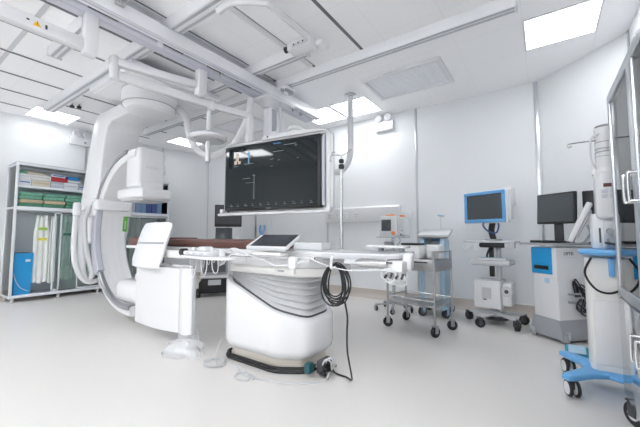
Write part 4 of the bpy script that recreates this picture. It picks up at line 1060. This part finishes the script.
MB().box(-.05, .05, -.08, .08, .0, .014, .004).build('foot', 'dark', m2, True)
tp = thing('tilted_panel', 'white tilted keypad panel on a bracket at the right of the computer cart', 'tilted panel', (.255, 3.98, .972), RAD(-6))
T = Matrix.Translation((.03, 0, .20)) @ Matrix.Rotation(RAD(24), 4, 'Y')
MB().box(-.026, .022, -.12, .12, -.20, .20, .012).xf(T).build('panel_case', 'gloss', tp, True)
MB().box(.022, .038, -.09, .09, -.15, .14, .006).xf(T).build('panel_back', 'lgrey', tp, True)
MB().box(-.0295, -.0255, -.09, .09, -.16, .14).xf(T).build('panel_face', 'lgrey', tp, True)
MB().tube([(.08, .02, .18), (.10, .03, .10), (.06, .03, .02), (.03, .03, .0)], .012, 8, 6).build('bracket', 'grey', tp, True)

# ------------------------------------------------------------------ injector stand with blue base
IX, IY = .31, 2.95
ij = thing('injector_stand', 'tall white medical column with blue wheeled base and blue ring handle', 'injector', (IX, IY, 0))
def arm_pts(sx, sy): return [(IX + sx * .05, IY + sy * .03), (IX + sx * .11, IY + sy * .10), (IX + sx * .17, IY + sy * .18), (IX + sx * .23, IY + sy * .27)]
base = []
def star():
    # X-shaped foot with hollowed sides
    out = []
    tips = [(-.235, -.29), (.235, -.29), (.235, .25), (-.235, .25)]
    mids = [(0, -.125), (.12, 0), (0, .12), (-.12, 0)]
    for i in range(4):
        t = Vector(tips[i]); a = Vector(mids[i - 1]); b = Vector(mids[i])
        n = Vector((-t.y, t.x)).normalized() * .042
        out += [tuple(a), tuple(a.lerp(t, .35) * .93), tuple(t + (-n if (a - t).dot(-n) > 0 else n) - t.normalized() * .06), tuple(t + (-n if (a - t).dot(-n) > 0 else n) * .6), tuple(t - (-n if (a - t).dot(-n) > 0 else n) * .6), tuple(t - (-n if (a - t).dot(-n) > 0 else n) - t.normalized() * .06), tuple(b.lerp(t, .35) * .93)]
    return [(IX + x, IY + y) for x, y in out]
MB().prism(star(), 'z', .118, .158, .014, 3).build('blue_base', 'sky', ij, ang=50)
for k, (x, y) in enumerate(((-.20, -.22), (.20, -.22), (.20, .22), (-.20, .22))):
    yaw = RAD(20)
    for s_ in (-.022, .022):
        c_ = Vector((IX + x, IY + y, .055)); a = Vector((math.cos(yaw), math.sin(yaw), 0))
        wv = MB().cyl(c_ + a * (s_ - .009), c_ + a * (s_ + .009), .055, n=28, bev=.006).build('wheel', 'rubber', ij)
        MB().cyl(c_ + a * (s_ - .011), c_ + a * (s_ + .011), .040, n=24).build('hub', 'white', wv)
    MB().cyl((IX + x, IY + y, .05), (IX + x, IY + y, .12), .014, n=12).build('wheel_stem', 'dark', ij)
def rbox(x0, x1, y0, y1, z0, z1, r, bev, name, m, ang=40):
    return MB().prism(rounded([(x0, y0), (x1, y0), (x1, y1), (x0, y1)], r), 'z', z0, z1, bev, 3).build(name, m, ij, ang=ang)
rbox(.225, .44, 2.86, 3.08, .155, .90, .045, .01, 'lower_column', 'white2')
MB().box(.25, .42, 2.848, 2.87, .20, .62, .012).build('front_cover', 'white', ij)
MB().lathe((IX + .05, IY - .02, .915), [(.0, 0), (.15, 0), (.17, .010), (.175, .022), (.17, .036), (.15, .042), (.0, .042)], n=48).build('ring_handle', 'sky', ij)
MB().box(.27, .43, 2.92, 3.06, .955, 1.20, .02).build('rear_post', 'white', ij)
MB().box(.33, .42, 2.905, 2.922, .97, 1.15, .006).build('connector_plate', 'lgrey', ij)
MB().cyl((.36, 2.905, 1.08), (.36, 2.85, 1.075), .020, n=14).build('connector', 'grey', ij); MB().box(.34, .355, 2.88, 2.91, .98, 1.03, .003).build('connector', 'grey', ij)
MB().tube([(.33, 2.86, 1.0), (.36, 2.83, .995), (.40, 2.83, .98), (.41, 2.84, .96)], .008, 8, 6).build('cable', 'dark', ij)
rbox(.295, .445, 2.855, 3.03, 1.165, 1.49, .045, .025, 'control_head', 'gloss')
MB().lathe((.368, 2.94, 1.47), [(.08, 0), (.082, .02), (.076, .05), (.062, .075)], n=36).build('head_shoulder', 'gloss', ij)
MB().box(.335, .39, 2.850, 2.856, 1.375, 1.40, .002).build('display', 'led', ij)
c = MB()
for i in range(2):
    for j in range(2): c.box(.322 + .045 * i, .355 + .045 * i, 2.8505, 2.856, 1.300 + .035 * j, 1.325 + .035 * j, .002)
c.build('keypad', 'print', ij)
MB().lathe((.368, 2.94, 1.54), [(.056, 0), (.058, .05), (.053, .052), (.058, .054), (.058, .08), (.052, .082), (.052, .10), (.057, .102), (.057, .255), (.050, .26)], n=36).build('upper_cylinder', 'gloss', ij)
c = MB()
for z in (1.59, 1.622, 1.645, 1.69): c.lathe((.368, 2.94, z), [(.057, 0), (.0600, .002), (.057, .006)], n=36)
c.build('dark_band', 'grey', ij)
MB().lathe((.368, 2.94, 1.80), [(.042, 0), (.052, .004), (.052, .012), (.038, .016)], n=30).build('top_ring', 'grey', ij)
MB().tube([(.32, 2.92, 1.71), (.27, 2.91, 1.71), (.20, 2.89, 1.705), (.165, 2.88, 1.70), (.155, 2.875, 1.685), (.165, 2.88, 1.675), (.18, 2.88, 1.685)], .005, 8, 6).build('side_hook', 'steel', ij)
MB().tube([(.33, 2.90, 1.75), (.29, 2.89, 1.72), (.28, 2.89, 1.63), (.29, 2.89, 1.55), (.32, 2.90, 1.48)], .007, 8, 6).build('side_tube', 'white', ij)
MB().tube([(.25, 2.845, .90), (.21, 2.80, .80), (.26, 2.78, .70), (.34, 2.79, .68), (.42, 2.82, .74), (.43, 2.85, .84)], .007, 8, 6).build('hanging_cable', 'black', ij)
MB().box(.335, .365, 2.83, 2.85, .78, .90, .006).build('blue_clip', 'sky', ij)
MB().box(.30, .31, 2.855, 2.868, 1.0, 1.1, .003).build('rod', 'dark', ij)
# teal pedal on the floor behind
fp = thing('foot_pedal', 'teal foot pedal on the floor between the computer cart and the blue base', 'foot pedal', (.19, 3.62, 0))
MB().prism([(3.54, .0), (3.70, .0), (3.70, .07), (3.66, .085), (3.54, .03)], 'x', .11, .27, .008).build('pedal_body', 'teal', fp)
MB().box(.13, .25, 3.55, 3.65, .066, .076, .004, (RAD(24), 0, 0)).build('pedal_plate', 'pale', fp)

# ------------------------------------------------------------------ steel and glass cabinet at the right wall
gc = thing('steel_cabinet', 'tall polished steel cabinet with glass doors and loop handles at the right wall', 'cabinet', (.55, 2.07, 0))
gx0, gx1, gy0, gy1, gz0, gz1 = .36, .745, 1.37, 2.56, .15, 1.89
f = MB(); w = .045
for y in (gy0, gy1 - w):
    f.box(gx0, gx0 + w, y, y + w, gz0, gz1, .004); f.box(gx1 - w, gx1, y, y + w, gz0, gz1, .004)
    for z in (gz0, .66, gz1 - w): f.box(gx0 + w, gx1 - w, y, y + w, z, z + w, .003)
for x in (gx0, gx1 - w):
    for z in (gz0, .66, gz1 - w): f.box(x, x + w, gy0 + w, gy1 - w, z, z + w, .003)
f.build('frame', 'satin', gc)
MB().box(gx0 + .002, gx1 - .002, gy0 + .002, gy1 - .002, gz1, gz1 + .012, .003).build('top_panel', 'steel', gc)
MB().box(gx1 - .02, gx1 - .008, gy0 + w, gy1 - w, gz0 + w, gz1 - w).build('back_panel', 'cabw', gc)
MB().box(gx0 + w, gx1 - .02, gy0 + w, gy1 - w, gz0 + .01, gz0 + .03).build('bottom_panel', 'steel', gc)
MB().box(gx0 + w, gx1 - .02, gy0 + .012, gy1 - .012, .675, .69).build('middle_shelf', 'steel', gc)
for z in (1.08, 1.48): MB().box(gx0 + .06, gx1 - .02, gy0 + .05, gy1 - .05, z, z + .008).build('glass_shelf', 'glass', gc)
ym = 1.965
for a, b, hy in ((ym + .003, gy1 - .004, ym + .05), (gy0 + .004, ym - .003, ym - .05)):
    d = MB(); fw = .05
    for y in (a, b - fw): d.box(gx0 - .022, gx0 - .002, y, y + fw, .71, gz1 - .006, .004)
    for z in (.71, gz1 - .056): d.box(gx0 - .022, gx0 - .002, a + fw, b - fw, z, z + fw, .003)
    dd = d.build('glass_door', 'satin', gc)
    MB().box(gx0 - .015, gx0 - .010, a + fw, b - fw, .76, gz1 - .056).build('door_glass', 'glass', dd)
    h = MB()
    h.tube([(gx0 - .022, hy, 1.20), (gx0 - .044, hy, 1.20), (gx0 - .052, hy, 1.21), (gx0 - .052, hy, 1.315), (gx0 - .044, hy, 1.325), (gx0 - .022, hy, 1.325)], .007, 10, 4)
    h.build('door_handle', 'steel', dd)
    ld = MB().box(gx0 - .022, gx0 - .002, a, b, gz0 + .01, .695, .004).build('steel_door', 'mirror', gc)
    h = MB(); h.tube([(gx0 - .022, hy, .49), (gx0 - .055, hy, .49), (gx0 - .062, hy, .50), (gx0 - .062, hy, .59), (gx0 - .055, hy, .60), (gx0 - .022, hy, .60)], .006, 10, 4); h.build('door_handle', 'steel', ld)
for y in (gy0, gy1 - .012): MB().box(gx0 + w, gx1 - w, y + .002, y + .010, .705, gz1 - w).build('side_glass', 'glass', gc)
for y in (gy0, gy1 - .012): MB().box(gx0 + w, gx1 - w, y + .002, y + .010, gz0 + w, .66).build('side_panel', 'steel', gc)
for x in (gx0 + .015, gx1 - .05):
    for y in (gy0 + .05, gy1 - .05): caster(gc, x, y, .065, .03, RAD(35), 'dark', 'rubber', .15, False, 'white')
for k, (y, z, h, d) in enumerate(((1.72, .691, .18, .2), (2.25, .691, .14, .22), (1.70, 1.089, .16, .18), (2.30, 1.089, .12, .16))):
    o = MB().box(.46, .70, y, y + d, z, z + h, .006).build('supply_box', 'card'); tag(o, ['white supply box at the near side of the steel cabinet, middle shelf', 'white supply box at the far side of the steel cabinet, middle shelf', 'white supply box at the near side of the steel cabinet, upper glass shelf', 'white supply box at the far side of the steel cabinet, upper glass shelf'][k], 'box')

# ------------------------------------------------------------------ camera, light, view
cam = bpy.data.cameras.new('camera'); cam.sensor_width = 36; cam.lens = 322.5 / 640 * 36; cam.clip_start = .02
cob = bpy.data.objects.new('camera', cam); COL.objects.link(cob); S.camera = cob
yaw, pitch, roll = [math.radians(v) for v in (-34.826, 3.849, .036)]
fw_ = Vector((math.sin(yaw) * math.cos(pitch), math.cos(yaw) * math.cos(pitch), math.sin(pitch)))
r_ = Vector((math.cos(yaw), -math.sin(yaw), 0)); u_ = r_.cross(fw_)
r2 = r_ * math.cos(roll) + u_ * math.sin(roll); u2 = u_ * math.cos(roll) - r_ * math.sin(roll)
mt_ = Matrix((r2, u2, -fw_)).transposed().to_4x4(); mt_.translation = (0, 0, 1.05); cob.matrix_world = mt_
wd = bpy.data.worlds.new('world'); S.world = wd; wd.use_nodes = True
wd.node_tree.nodes['Background'].inputs[0].default_value = (.9, .95, 1, 1); wd.node_tree.nodes['Background'].inputs[1].default_value = .4
vs = S.view_settings; vs.view_transform = 'Standard'; vs.look = 'None'; vs.gamma = 1; vs.use_curve_mapping = False; vs.exposure = 2.0
S.cycles.diffuse_bounces = 12; S.cycles.max_bounces = 16; S.cycles.transparent_max_bounces = 24
S.cycles.caustics_reflective = False; S.cycles.caustics_refractive = False; S.cycles.sample_clamp_indirect = 6
